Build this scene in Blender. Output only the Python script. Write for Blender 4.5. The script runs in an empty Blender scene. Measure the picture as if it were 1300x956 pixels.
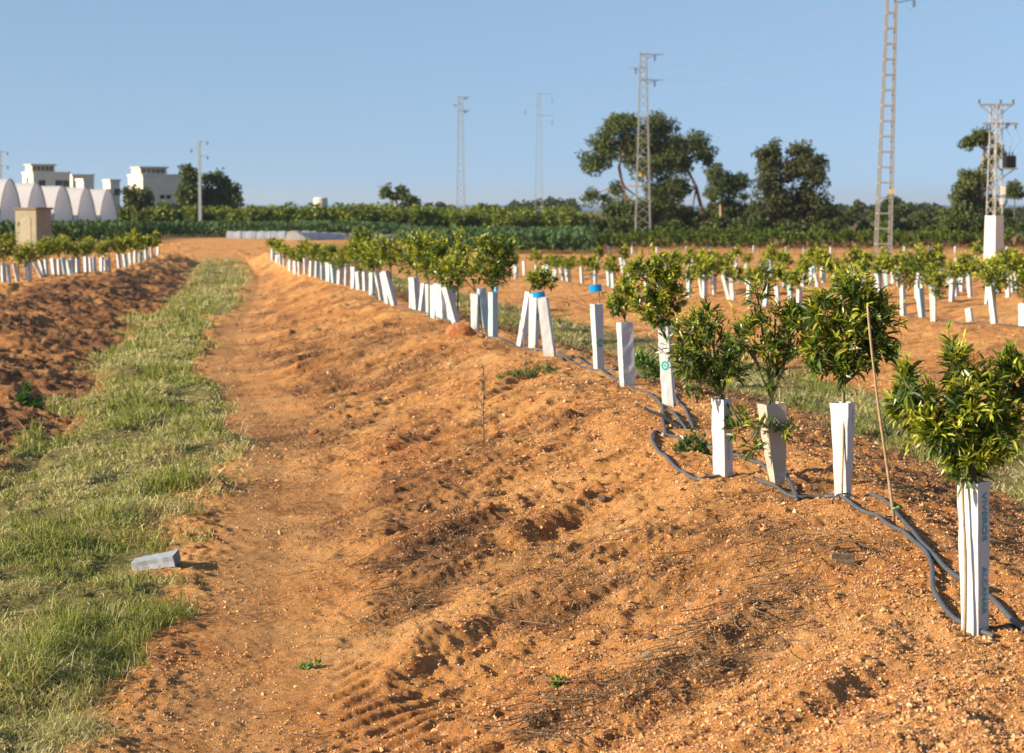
import bpy, math, random
import numpy as np
from mathutils import Vector, Matrix, Euler

# ------------------------------------------------------------------ camera, sky, sun, exposure
SC = bpy.context.scene
COL = SC.collection
F_PX, CX, CY, HOR = 2528.0, 650.0, 435.0, 259.0        # focal length in photo pixels, principal point, horizon row
EYE = 1.7
PITCH = math.atan((CY - HOR) / F_PX)
cam_d = bpy.data.cameras.new("camera")
cam = bpy.data.objects.new("camera", cam_d); COL.objects.link(cam)
cam.location = (0, 0, EYE)
cam.rotation_euler = (math.pi / 2 - PITCH, 0, 0)
cam_d.sensor_width = 36.0; cam_d.lens = F_PX * 36.0 / 1300.0
cam_d.shift_y = -(478 - CY) / 1300.0
cam_d.clip_start = 0.1; cam_d.clip_end = 40000
cam_d.dof.use_dof = True; cam_d.dof.focus_distance = 10.0; cam_d.dof.aperture_fstop = 5.6
SC.camera = cam

SUN_EL = math.radians(21.5)
to_sun = Vector((-0.94, -0.34, 0)).normalized() * math.cos(SUN_EL) + Vector((0, 0, math.sin(SUN_EL)))
W = bpy.data.worlds.new("World"); SC.world = W; W.use_nodes = True
wn = W.node_tree.nodes; wl = W.node_tree.links
bg = wn['Background']
sky = wn.new('ShaderNodeTexSky'); sky.sky_type = 'NISHITA'; sky.sun_disc = False
sky.sun_elevation = SUN_EL
sky.sun_rotation = math.atan2(to_sun.x, to_sun.y)
sky.altitude = 20; sky.air_density = 1.0; sky.dust_density = 0.5; sky.ozone_density = 1.5
_tc = wn.new('ShaderNodeTexCoord'); _mp = wn.new('ShaderNodeVectorMath'); _mp.operation = 'MULTIPLY_ADD'      # clear dry air: the low sky stays blue
_mp.inputs[1].default_value = (1, 1, .80); _mp.inputs[2].default_value = (0, 0, .20)
_nm = wn.new('ShaderNodeVectorMath'); _nm.operation = 'NORMALIZE'
wl.new(_tc.outputs['Generated'], _mp.inputs[0]); wl.new(_mp.outputs[0], _nm.inputs[0]); wl.new(_nm.outputs[0], sky.inputs['Vector'])
wl.new(sky.outputs[0], bg.inputs['Color'])
bg.inputs['Strength'].default_value = 0.097
sd = bpy.data.lights.new("sun", 'SUN'); sd.energy = 5.0; sd.angle = math.radians(0.5); sd.color = (1.0, 0.85, 0.62)
so = bpy.data.objects.new("sun", sd); COL.objects.link(so)
so.rotation_euler = to_sun.to_track_quat('Z', 'Y').to_euler(); so.location = (-30, -10, 30)
SC.view_settings.view_transform = 'Standard'; SC.view_settings.look = 'None'
SC.view_settings.exposure = 0.92; SC.view_settings.gamma = 1.0
SC.render.resolution_x = 1024; SC.render.resolution_y = 753

RNG = np.random.default_rng(7)
random.seed(7)

# ------------------------------------------------------------------ noise and terrain maths
_T = np.random.default_rng(11).random((256, 256))
def vnoise(x, y):
    xi = np.floor(x).astype(np.int64); yi = np.floor(y).astype(np.int64)
    fx = x - xi; fy = y - yi
    fx = fx * fx * (3 - 2 * fx); fy = fy * fy * (3 - 2 * fy)
    a = _T[xi & 255, yi & 255]; b = _T[(xi + 1) & 255, yi & 255]
    c = _T[xi & 255, (yi + 1) & 255]; d = _T[(xi + 1) & 255, (yi + 1) & 255]
    return (a + (b - a) * fx) * (1 - fy) + (c + (d - c) * fx) * fy
def fbm(x, y, s, octv=3, g=0.5):
    v = 0; a = 1; t = 0
    for i in range(octv):
        v = v + a * vnoise(x * s + 17.3 * i, y * s + 9.1 * i); t += a; a *= g; s = s * 2.07
    return v / t - 0.5
def sm(t):
    t = np.clip(t, 0, 1); return t * t * (3 - 2 * t)

def X1(Y): return np.interp(Y, [0, 7.9, 11.5, 16.9, 20, 23.5, 28.5, 35.5, 47, 61, 75, 84, 120],
                            [2.2, 1.92, 1.7, 1.3, .85, .2, -.85, -2.1, -3.9, -6.2, -8.7, -10.1, -16])
def X2(Y): return np.interp(Y, [0, 15, 32.8, 38, 45, 57.6, 90, 130], [14, 11.5, 8.0, 5.8, 4.4, 2.1, -3, -9])
def XL(Y): return np.interp(Y, [0, 20, 51, 87, 130], [-6.5, -9.2, -13.2, -15.6, -18])
def EC(Y): return np.interp(Y, [0, 17, 25, 40, 60, 85, 110, 160, 200, 230, 400, 1500], [1.7, 1.7, 1.74, 1.88, 2.0, 2.12, 2.45, 2.75, 3.05, 3.5, 4.2, 4.6])
def DE(X, Y):                                            # distance from the near row, with the aisle narrowing towards its far end
    d = X - X1(Y)
    gR = np.interp(Y, [0, 10, 16, 25, 41, 70, 90], [-3.4, -3.4, -3.65, -3.75, -2.9, -1.25, -1.0]); gL = np.interp(Y, [0, 20, 38, 72, 90], [-5.5, -5.4, -4.7, -3.5, -3.2])
    return np.where(d >= 0, d, np.where(d > gR, d * (-3.4 / gR), np.where(d > gL, -3.4 - 2.1 * (d - gR) / (gL - gR), d - gL - 5.5)))
def ER(Y): return np.interp(Y, [0, 34, 50, 85, 120, 160, 230, 400, 1500], [1.95, 2.0, 2.3, 2.8, 3.2, 3.5, 3.9, 4.2, 4.6])

def hs(X, Y):                                            # smooth terrain height
    X = np.asarray(X, float); Y = np.asarray(Y, float)
    x1 = X1(Y); d = DE(X, Y); d2 = X2(Y) - x1; dl = DE(XL(Y), Y)
    t = sm((d - 1.5) / 5.5)
    e = EC(Y) * (1 - t) + ER(Y) * t
    P = np.interp(d, [-5.4, -5.0, -3.5, -3.0, -2.6, -2.0, -1.2, -.5, .4, 1.3, 2.2, 4.0],
                  [-.50, -.46, -.46, -.50, -.47, -.36, -.17, -.0, 0, -.22, -.4, -.4])
    s = (-5.4 - d) / np.maximum(-5.4 - dl, .8)
    PL = np.interp(s, [0, .12, .55, .9, 1.15, 2, 3], [-.54, -.46, -.10, -.04, -.06, -.5, -.4])
    P = np.where(d < -5.4, PL, P)
    s2 = (d - 4) / np.maximum(d2 - 4, .8)
    PR = np.interp(s2, [0, .8, 1], [-.4, -.05, 0])
    PF = -.12 + .12 * np.cos((d - d2) * 2 * np.pi / 5.0)
    P = np.where(d > 4, np.where(s2 <= 1, PR, PF), P)
    fade = sm((Y - 86) / 9)
    P = P * (1 - fade) - .3 * fade
    return EYE - e + P
def grass_mask(X, Y):
    d = DE(X, Y)
    w = fbm(X, Y * .45, .9, 3) * 1.5 + fbm(X + 8, Y * .6, 4, 2) * .5
    L = sm((d + w * .8 + 5.75) / .5) * sm((-3.40 - d + w * .75) / .35)
    lowl = sm((12.5 - Y) / 3) * 0
    R = sm((d + w - 1.75) / .5) * sm((4.3 - d + w) / .6)
    m = np.maximum(L, R) * (1 - sm((Y - 88) / 10))
    bare = sm((fbm(X + 40, Y * .4, .8, 2) - .24) / .08)
    return m * (1 - .8 * bare)
def hn(X, Y):                                            # rough terrain height
    X = np.asarray(X, float); Y = np.asarray(Y, float)
    z = hs(X, Y); d = DE(X, Y)
    track = sm((d + 3.5) / .3) * sm((-2.45 - d + fbm(X, Y, 1.1, 2) * .8) / .5)
    g = grass_mask(X, Y)
    lb = sm((-5.3 - d) / .6)
    slope = sm((d + 2.7) / .5) * sm((-.4 - d) / .5)
    amp = 1 - .65 * track - .5 * g
    n = fbm(X, Y, .8, 2) * .11 * (1 - .7 * track)
    n = n + fbm(X + 5, Y, 3.2, 3) * .05 * amp
    n = n + (.5 - np.abs(fbm(X + 31, Y, 4.2, 3)) * 3) * .03 * amp
    # erosion rills and cultivator lines running down and along the bank
    u = X * .62 + Y * .78; v = -X * .78 + Y * .62
    rill = fbm(u, v * 4.5, .55, 3)
    n = n + rill * .27 * slope * amp
    rid = 1 - np.abs(fbm(u * .6, v * 3, 1.6, 2)) * 4
    n = n + np.clip(rid, 0, 1) * .02 * slope
    # tyre lug prints
    tr = sm((d + 2.7) / .12) * sm((-2.1 - d + fbm(X, Y, 2, 2) * .6) / .3) * sm((fbm(X + 51, Y, 2.2, 3) + .16) / .16) * (sm((9.7 - Y) / .6) + .3 * sm((13 - Y) / .5) * sm((fbm(X + 3, Y, .9, 2) + .05) / .1))
    n = n * (1 - .5 * np.clip(tr, 0, 1)) + tr * .013 * np.clip(np.sin((v + .12 * u * u * .1) * 2 * np.pi / .15 + fbm(X, Y, 1.2, 2) * 1.6) * 1.6, -.7, 1) * np.clip(1 + fbm(X, Y + 2, 2, 2) * 1.5, .3, 1)
    # clods
    amp = amp * (1 - .7 * np.clip(tr, 0, 1))
    c = fbm(X + 70, Y, 11, 2); cl_ = sm((fbm(X + 12, Y, .7, 2) + .02) / .15); n = n + np.clip(np.floor((c - .10) * 14) / 14 + .04, 0, 1) * .10 * amp * cl_
    n = n + fbm(u * .5, v * 1.6 + 40, 5.5, 3) * .05 * slope
    c = fbm(X + 20, Y + 3, 27, 2); n = n + c * .022 * amp
    n = n + (.25 - np.abs(fbm(X, Y + 30, 38, 2))) * .022 * (1 - .5 * track)
    n = n + g * (fbm(X + 3, Y * .8, 2.4, 3) * .16)
    n = n + lb * (fbm(X, Y + 9, 1.6, 4) * .26 + fbm(X, Y + 50, 7, 3) * .13)
    return z + n

cp, sp_ = math.cos(PITCH), math.sin(PITCH)
def ray(px, py):
    xc = (px - CX) / F_PX; yc = -(py - CY) / F_PX
    v = np.array([xc, cp + yc * sp_, -sp_ + yc * cp]); return v / v[1]
def ground(px, py, y0=4.0, y1=900.):                     # point of the smooth terrain under a photo pixel
    r = ray(px, py); Y = y0
    while Y < y1:
        if EYE + r[2] * Y < float(hs(r[0] * Y, Y)):
            lo, hi = Y / 1.004, Y
            for _ in range(20):
                m = .5 * (lo + hi)
                if EYE + r[2] * m < float(hs(r[0] * m, m)): hi = m
                else: lo = m
            Y = hi; break
        Y *= 1.004
    return (r[0] * Y, Y)
def at(px, py, Y):
    r = ray(px, py); return Vector((r[0] * Y, Y, EYE + r[2] * Y))
def zg(x, y): return float(hn(x, y))

# places on the bank where dead weeds have gathered
PATCHES = [(*ground(px, py), r) for px, py, r in [(455, 640, .35), (600, 572, .4), (560, 690, .45), (660, 690, .4), (600, 760, .35), (700, 775, .4), (840, 730, .3), (880, 850, .25), (790, 705, .3), (400, 560, .6), (440, 485, .8), (400, 445, .9), (520, 472, .6), (480, 440, .7), (900, 690, .3), (720, 735, .25)]]
def weedy(X, Y):
    w = 0
    for x, y, r in PATCHES: w = np.maximum(w, np.exp(-(((X - x) / r) ** 2 + ((Y - y) / (r * 1.6)) ** 2)))
    return w * np.clip(.7 + fbm(X, Y, 3.5, 3) * 3, 0, 1)

# ------------------------------------------------------------------ materials
def new_mat(name):
    m = bpy.data.materials.new(name); m.use_nodes = True
    nt = m.node_tree; b = nt.nodes['Principled BSDF']; return m, nt, b
def N(nt, t, **k):
    n = nt.nodes.new(t)
    for a, v in k.items(): setattr(n, a, v)
    return n
def noise(nt, scale, detail=4, rough=.6, coord='Object'):
    tc = N(nt, 'ShaderNodeTexCoord'); n = N(nt, 'ShaderNodeTexNoise')
    n.inputs['Scale'].default_value = scale; n.inputs['Detail'].default_value = detail; n.inputs['Roughness'].default_value = rough
    nt.links.new(tc.outputs[coord], n.inputs['Vector']); return n
def ramp(nt, fac, stops):
    r = N(nt, 'ShaderNodeValToRGB'); nt.links.new(fac, r.inputs[0])
    e = r.color_ramp.elements
    while len(e) < len(stops): e.new(.5)
    for el, (p, c) in zip(e, stops): el.position = p; el.color = (*c, 1) if len(c) == 3 else c
    return r
def mix(nt, fac, a, b, mode='MIX'):
    m = N(nt, 'ShaderNodeMix', data_type='RGBA', blend_type=mode)
    for s, v in ((m.inputs[0], fac), (m.inputs[6], a), (m.inputs[7], b)):
        if isinstance(v, (int, float)): s.default_value = v
        elif isinstance(v, tuple): s.default_value = (*v, 1)
        else: nt.links.new(v, s)
    return m.outputs[2]
def simple(name, col, rough=.6, var=.25, scale=8, metal=0, bump=0, bscale=40, spec=.5):
    m, nt, b = new_mat(name)
    n = noise(nt, scale, 5)
    r = ramp(nt, n.outputs[0], [(.3, tuple(c * (1 - var) for c in col)), (.7, tuple(min(1, c * (1 + var * .6)) for c in col))])
    nt.links.new(r.outputs[0], b.inputs['Base Color'])
    b.inputs['Roughness'].default_value = rough; b.inputs['Metallic'].default_value = metal
    b.inputs['Specular IOR Level'].default_value = spec
    if bump:
        n2 = noise(nt, bscale, 4); bp = N(nt, 'ShaderNodeBump'); bp.inputs['Strength'].default_value = bump; bp.inputs['Distance'].default_value = .01
        nt.links.new(n2.outputs[0], bp.inputs['Height']); nt.links.new(bp.outputs[0], b.inputs['Normal'])
    return m
def leafmat(name, rough=.4, trans=.3, spec=.45):
    m, nt, b = new_mat(name)
    a = N(nt, 'ShaderNodeAttribute', attribute_name='Col')
    nt.links.new(a.outputs['Color'], b.inputs['Base Color'])
    b.inputs['Roughness'].default_value = rough; b.inputs['Specular IOR Level'].default_value = spec
    tr = N(nt, 'ShaderNodeBsdfTranslucent'); ms = N(nt, 'ShaderNodeMixShader'); ms.inputs[0].default_value = trans
    nt.links.new(mix(nt, 1.0, a.outputs['Color'], (1.5, 1.5, .6), 'MULTIPLY'), tr.inputs[0])
    nt.links.new(b.outputs[0], ms.inputs[1]); nt.links.new(tr.outputs[0], ms.inputs[2])
    nt.links.new(ms.outputs[0], nt.nodes['Material Output'].inputs[0])
    return m
M = {}
M['leaf'] = leafmat('citrus_leaf', .33, .28, .5)
M['leaf_far'] = leafmat('distant_leaf', .6, .2, .2)
M['blade'] = leafmat('grass_blade', .6, .35, .25)
M['dry'] = leafmat('dry_stalk', .85, .0, .1)
M['bark'] = simple('bark', (.13, .095, .06), .85, .4, 30, bump=.5)
M['euca_bark'] = simple('eucalyptus_bark', (.36, .22, .13), .85, .4, 3, bump=.5)
M['green_bark'] = simple('young_bark', (.10, .11, .045), .7, .4, 40)
M['cane'] = simple('cane', (.36, .24, .13), .6, .35, 25, bump=.2)
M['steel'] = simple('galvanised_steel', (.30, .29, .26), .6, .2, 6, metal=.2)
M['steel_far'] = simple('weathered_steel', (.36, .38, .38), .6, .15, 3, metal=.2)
M['concrete'] = simple('concrete', (.50, .46, .39), .85, .2, 2, bump=.3, bscale=15)
M['concrete_white'] = simple('pale_concrete', (.72, .66, .55), .85, .12, 2, bump=.3, bscale=15)
M['white_wall'] = simple('white_render', (.70, .63, .52), .9, .1, .6)
M['grey_wall'] = simple('shaded_render', (.45, .46, .50), .9, .1, .6)
M['glass'] = simple('dark_window', (.04, .05, .06), .2, .1, 2)
M['insul'] = simple('brown_insulator', (.06, .05, .04), .3, .1, 3)
M['yellow'] = simple('yellow_plate', (.75, .42, .04), .5, .1, 3)
M['black'] = simple('black_plastic', (.015, .015, .016), .4, .2, 30)
M['hose'] = simple('grey_hose', (.085, .088, .095), .42, .3, 35)
M['blue'] = simple('blue_card', (.0, .36, .80), .45, .08, 10)
M['teal'] = simple('teal_ink', (.0, .36, .34), .5, .15, 30)
M['ink_dark'] = simple('grey_ink', (.33, .36, .42), .5, .1, 30)
M['stone'] = simple('stone', (.36, .22, .14), .9, .35, 20, bump=.4, bscale=60)
M['dark_stone'] = simple('dark_stone', (.10, .06, .045), .9, .35, 20, bump=.4, bscale=60)
M['clod'] = simple('soil_clod', (.40, .155, .055), .95, .35, 25, bump=.6, bscale=70)
M['wood'] = simple('weathered_wood', (.22, .15, .09), .9, .35, 15, bump=.4)
M['tan_box'] = simple('tan_render', (.28, .25, .175), .9, .15, 2)
M['roofcap'] = simple('dark_cap', (.17, .125, .09), .9, .15, 2)

def guard_mat(name, white, dirt, trans=.12, tint=None):
    m, nt, b = new_mat(name)
    tc = N(nt, 'ShaderNodeTexCoord'); sep = N(nt, 'ShaderNodeSeparateXYZ'); nt.links.new(tc.outputs['Object'], sep.inputs[0])
    n = noise(nt, 14, 5, .65)
    h = N(nt, 'ShaderNodeMath', operation='MULTIPLY_ADD'); nt.links.new(sep.outputs['Z'], h.inputs[0]); h.inputs[1].default_value = -4.2; h.inputs[2].default_value = .95
    a = N(nt, 'ShaderNodeMath', operation='ADD'); nt.links.new(h.outputs[0], a.inputs[0])
    n2 = N(nt, 'ShaderNodeMath', operation='MULTIPLY_ADD'); nt.links.new(n.outputs[0], n2.inputs[0]); n2.inputs[1].default_value = 1.5; n2.inputs[2].default_value = -1.0 + dirt
    nt.links.new(n2.outputs[0], a.inputs[1])
    r = ramp(nt, a.outputs[0], [(0, white), (.4, tuple(w * .94 for w in white)), (.62, (.50, .45, .37)), (1, (.46, .29, .16))])
    nt.links.new(r.outputs[0], b.inputs['Base Color']); b.inputs['Roughness'].default_value = .5
    tr = N(nt, 'ShaderNodeBsdfTranslucent'); tr.inputs[0].default_value = (.8, .8, .75, 1)
    ms = N(nt, 'ShaderNodeMixShader'); ms.inputs[0].default_value = trans
    wv = N(nt, 'ShaderNodeTexWave'); wv.inputs['Scale'].default_value = 2; wv.inputs['Distortion'].default_value = 6
    nt.links.new(tc.outputs['Object'], wv.inputs[0])
    bp = N(nt, 'ShaderNodeBump'); bp.inputs['Strength'].default_value = .06; bp.inputs['Distance'].default_value = .01
    nt.links.new(wv.outputs[1], bp.inputs['Height']); nt.links.new(bp.outputs[0], b.inputs['Normal'])
    nt.links.new(b.outputs[0], ms.inputs[1]); nt.links.new(tr.outputs[0], ms.inputs[2])
    nt.links.new(ms.outputs[0], nt.nodes['Material Output'].inputs[0]); return m
M['guard'] = guard_mat('white_guard_plastic', (.52, .53, .54), 0.0, .03)
M['guard_dirty'] = guard_mat('soiled_guard_plastic', (.42, .37, .31), .35, .03)
M['guard_blue'] = guard_mat('pale_blue_guard_plastic', (.36, .50, .54), 0.0, .03)
M['film'] = guard_mat('clear_plastic_film', (.42, .46, .52), -.2, .25)

def ground_mat():
    m, nt, b = new_mat('orange_soil')
    at_ = N(nt, 'ShaderNodeAttribute', attribute_name='Mask'); sp = N(nt, 'ShaderNodeSeparateColor'); nt.links.new(at_.outputs['Color'], sp.inputs[0])
    big = noise(nt, .7, 6, .65); mid = noise(nt, 5, 6, .7); fine = noise(nt, 45, 5, .75); grit = noise(nt, 150, 3, .7)
    c = ramp(nt, big.outputs[0], [(.28, (.49, .19, .058)), (.5, (.65, .305, .096)), (.72, (.75, .42, .165))]).outputs[0]
    c2 = ramp(nt, mid.outputs[0], [(.3, (.55, .45, .40)), (.5, (1, 1, 1)), (.75, (1.12, 1.1, 1.05))]).outputs[0]
    c = mix(nt, .8, c, c2, 'MULTIPLY')
    c3 = ramp(nt, fine.outputs[0], [(.3, (.6, .55, .5)), (.5, (1, 1, 1)), (.68, (1.15, 1.2, 1.25))]).outputs[0]
    c = mix(nt, .75, c, c3, 'MULTIPLY')
    # small pebbles
    tc = N(nt, 'ShaderNodeTexCoord'); vo = N(nt, 'ShaderNodeTexVoronoi'); vo.inputs['Scale'].default_value = 75; nt.links.new(tc.outputs['Object'], vo.inputs['Vector'])
    vr = N(nt, 'ShaderNodeSeparateColor'); nt.links.new(vo.outputs['Color'], vr.inputs[0])
    sel = ramp(nt, vr.outputs[0], [(.80, (0, 0, 0)), (.84, (1, 1, 1))]).outputs[0]
    dst = ramp(nt, vo.outputs['Distance'], [(.35, (1, 1, 1)), (.5, (0, 0, 0))]).outputs[0]
    pm = mix(nt, 1.0, sel, dst, 'MULTIPLY')
    c = mix(nt, pm, c, (.60, .42, .30))
    # compacted track, weedy dark soil, grass understorey, far green fields
    c = mix(nt, sp.outputs[1], c, mix(nt, .8, (.64, .34, .135), c3, 'MULTIPLY'))
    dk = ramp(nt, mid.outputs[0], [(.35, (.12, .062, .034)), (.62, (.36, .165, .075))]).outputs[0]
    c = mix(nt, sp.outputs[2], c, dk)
    gr = ramp(nt, mid.outputs[0], [(.3, (.12, .12, .04)), (.52, (.25, .21, .08)), (.72, (.46, .32, .15))]).outputs[0]
    c = mix(nt, sp.outputs[0], c, gr)
    nt.links.new(c, b.inputs['Base Color']); b.inputs['Roughness'].default_value = .95; b.inputs['Specular IOR Level'].default_value = .15
    h = N(nt, 'ShaderNodeMath', operation='MULTIPLY_ADD'); nt.links.new(fine.outputs[0], h.inputs[0]); h.inputs[1].default_value = 1.0; nt.links.new(grit.outputs[0], h.inputs[2])
    bp = N(nt, 'ShaderNodeBump'); bp.inputs['Strength'].default_value = 1.0; bp.inputs['Distance'].default_value = .02
    nt.links.new(h.outputs[0], bp.inputs['Height']); nt.links.new(bp.outputs[0], b.inputs['Normal'])
    return m
M['soil'] = ground_mat()
def far_ground_mat():
    m, nt, b = new_mat('far_fields')
    n = noise(nt, .03, 5, .6); n2 = noise(nt, .6, 5, .7)
    c = ramp(nt, n.outputs[0], [(.35, (.30, .15, .065)), (.5, (.15, .13, .05)), (.65, (.09, .11, .03))]).outputs[0]
    c = mix(nt, .6, c, ramp(nt, n2.outputs[0], [(.3, (.5, .5, .5)), (.7, (1.2, 1.2, 1.2))]).outputs[0], 'MULTIPLY')
    nt.links.new(c, b.inputs['Base Color']); b.inputs['Roughness'].default_value = .95; b.inputs['Specular IOR Level'].default_value = .1
    return m
M['far'] = far_ground_mat()
def pebble_mat():
    m, nt, b = new_mat('pebbles')
    g = N(nt, 'ShaderNodeNewGeometry')
    c = ramp(nt, g.outputs['Random Per Island'], [(0, (.44, .19, .07)), (.4, (.60, .30, .12)), (.72, (.66, .38, .17)), (.82, (.70, .48, .30)), (.88, (.33, .15, .08)), (1, (.14, .08, .05))]).outputs[0]
    nt.links.new(c, b.inputs['Base Color']); b.inputs['Roughness'].default_value = .85; return m
M['pebble'] = pebble_mat()
def sea_mat():
    m, nt, b = new_mat('sea_water'); n = noise(nt, .01, 4)
    c = ramp(nt, n.outputs[0], [(.3, (.09, .17, .30)), (.7, (.11, .20, .34))]).outputs[0]
    nt.links.new(c, b.inputs['Base Color']); b.inputs['Roughness'].default_value = .5; return m
M['sea'] = sea_mat()

# ------------------------------------------------------------------ mesh helpers
def mk(name, V, F, mat, parent=None, midx=None, col=None, smooth=False, loc=None):
    """V (n,3); F = one index array or a list of index arrays (k-gons); col (n,3)."""
    V = np.asarray(V, dtype=np.float32)
    if not isinstance(F, list): F = [F]
    F = [np.asarray(f, dtype=np.int32) for f in F if len(f)]
    me = bpy.data.meshes.new(name)
    me.vertices.add(len(V)); me.vertices.foreach_set('co', V.ravel())
    nl = sum(f.size for f in F); npoly = sum(len(f) for f in F)
    me.loops.add(nl); me.polygons.add(npoly)
    me.loops.foreach_set('vertex_index', np.concatenate([f.ravel() for f in F]))
    st = []; o = 0
    for f in F:
        st.append(o + np.arange(len(f), dtype=np.int32) * f.shape[1]); o += f.size
    me.polygons.foreach_set('loop_start', np.concatenate(st).astype(np.int32))
    for mt in (mat if isinstance(mat, list) else [mat]): me.materials.append(mt)
    if midx is not None: me.polygons.foreach_set('material_index', np.asarray(midx, dtype=np.int32))
    me.update(calc_edges=True); me.validate()
    me.polygons.foreach_set('use_smooth', np.full(len(me.polygons), bool(smooth)))
    if col is not None:
        a = me.attributes.new('Col', 'FLOAT_COLOR', 'POINT')
        c4 = np.ones((len(V), 4), dtype=np.float32); c4[:, :3] = col; a.data.foreach_set('color', c4.ravel())
    o = bpy.data.objects.new(name, me); COL.objects.link(o)
    if parent: o.parent = parent
    if loc is not None: o.location = loc
    return o
def tag(o, label, cat=None, group=None, kind=None):
    if label: o['label'] = label
    if cat: o['category'] = cat
    if group: o['group'] = group
    if kind: o['kind'] = kind
    return o
def empty(name, loc, label, cat, group=None, rz=0):
    o = bpy.data.objects.new(name, None); COL.objects.link(o); o.location = loc; o.rotation_euler = (0, 0, rz)
    o.empty_display_size = .1
    return tag(o, label, cat, group)
def dup(root, loc, rz=0, scale=1, label=None, group=None):
    r = root.copy(); COL.objects.link(r); r.location = loc; r.rotation_euler = (0, 0, rz); r.scale = (scale,) * 3
    if label: r['label'] = label
    if group: r['group'] = group
    for ch in list(root.children):
        c = ch.copy(); COL.objects.link(c); c.parent = r
        for g in list(ch.children):
            q = g.copy(); COL.objects.link(q); q.parent = c
    return r
class MB:
    def __init__(s): s.V = []; s.Q = []; s.T = []; s.n = 0
    def add(s, v, q=(), t=()):
        v = np.asarray(v, float).reshape(-1, 3)
        s.V.append(v)
        if len(q): s.Q.append(np.asarray(q) + s.n)
        if len(t): s.T.append(np.asarray(t) + s.n)
        s.n += len(v)
    def box(s, a, b):
        (x0, y0, z0), (x1, y1, z1) = a, b
        v = [(x0, y0, z0), (x1, y0, z0), (x1, y1, z0), (x0, y1, z0), (x0, y0, z1), (x1, y0, z1), (x1, y1, z1), (x0, y1, z1)]
        s.add(v, [(0, 3, 2, 1), (4, 5, 6, 7), (0, 1, 5, 4), (1, 2, 6, 5), (2, 3, 7, 6), (3, 0, 4, 7)])
    def bar(s, p, q, w, h=None):
        s.tube([p, q], [w * .7, (h or w) * .7], 4)
    def tube(s, pts, rad, k=6, cap=True):
        P = np.asarray(pts, float); n = len(P)
        R = np.full(n, rad, float) if np.isscalar(rad) else np.asarray(rad, float)
        T = np.gradient(P, axis=0); T /= np.linalg.norm(T, axis=1)[:, None] + 1e-9
        up = np.array([0, 0, 1.]) if abs(T[:, 2]).mean() < .8 else np.array([0, 1., 0])
        A = np.cross(T, up); A /= np.linalg.norm(A, axis=1)[:, None] + 1e-9
        B = np.cross(A, T)
        th = np.arange(k) * 2 * np.pi / k + np.pi / 4
        ring = P[:, None] + R[:, None, None] * (np.cos(th)[None, :, None] * A[:, None] + np.sin(th)[None, :, None] * B[:, None])
        i = np.arange(n - 1)[:, None] * k; j = np.arange(k)[None]; j2 = (j + 1) % k
        q = np.stack([i + j, i + j2, i + k + j2, i + k + j], -1).reshape(-1, 4)
        base = s.n
        s.add(ring.reshape(-1, 3), q)
        if cap:
            c0 = s.n
            s.add([P[0], P[-1]])
            t = [(c0, base + int((a + 1) % k), base + int(a)) for a in range(k)] + [(c0 + 1, base + (n - 1) * k + int(a), base + (n - 1) * k + int((a + 1) % k)) for a in range(k)]
            s.T.append(np.array(t))
    def lathe(s, prof, c, k=16):
        s.tubez = None
        pts = [(c[0], c[1], c[2] + z) for r, z in prof]; th = np.arange(k) * 2 * np.pi / k
        v = [(c[0] + r * math.cos(t), c[1] + r * math.sin(t), c[2] + z) for r, z in prof for t in th]
        q = [(a * k + j, a * k + (j + 1) % k, (a + 1) * k + (j + 1) % k, (a + 1) * k + j) for a in range(len(prof) - 1) for j in range(k)]
        s.add(v, q)
    def obj(s, name, mat, parent=None, smooth=False, loc=None, col=None):
        V = np.concatenate(s.V); F = []
        if s.Q: F.append(np.concatenate([np.asarray(q).reshape(-1, 4) for q in s.Q]))
        if s.T: F.append(np.concatenate([np.asarray(t).reshape(-1, 3) for t in s.T]))
        return mk(name, V, F, mat, parent, smooth=smooth, loc=loc, col=col)

# leaf templates
LEAF_HI = (np.array([(0, 0, 0), (.3, 0, -.01), (.68, 0, -.05), (1, 0, -.16), (.3, .115, .04), (.68, .105, .0), (.3, -.115, .04), (.68, -.105, .0)]),
           [np.array([(1, 2, 5, 4), (1, 6, 7, 2)]), np.array([(0, 1, 4), (2, 3, 5), (0, 6, 1), (2, 7, 3)])])
LEAF_MID = (np.array([(0, 0, 0), (.5, .22, .04), (.5, -.22, .04), (1, 0, -.1), (.5, 0, -.03)]), [np.array([(0, 4, 1), (4, 3, 1), (0, 2, 4), (4, 2, 3)])])
LEAF_LO = (np.array([(0, 0, 0), (.5, .33, 0), (1, 0, -.08), (.5, -.33, 0)]), [np.array([(0, 3, 2, 1)])])
def leaves(P, D, U, L, C, tmpl):
    """P positions, D directions, U rough normals, L lengths, C colours -> V, F, col"""
    D = D / (np.linalg.norm(D, axis=1)[:, None] + 1e-9)
    S = np.cross(U, D); S /= np.linalg.norm(S, axis=1)[:, None] + 1e-9
    Nn = np.cross(D, S)
    t, fs = tmpl; k = len(t)
    V = P[:, None] + L[:, None, None] * (t[None, :, 0:1] * D[:, None] + t[None, :, 1:2] * S[:, None] + t[None, :, 2:3] * Nn[:, None])
    off = (np.arange(len(P)) * k)[:, None, None]
    F = [(f[None] + off).reshape(-1, f.shape[1]) for f in fs]
    return V.reshape(-1, 3), F, np.repeat(C, k, axis=0)

def unit(rng, n):
    v = rng.normal(size=(n, 3)); return v / np.linalg.norm(v, axis=1)[:, None]

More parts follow.
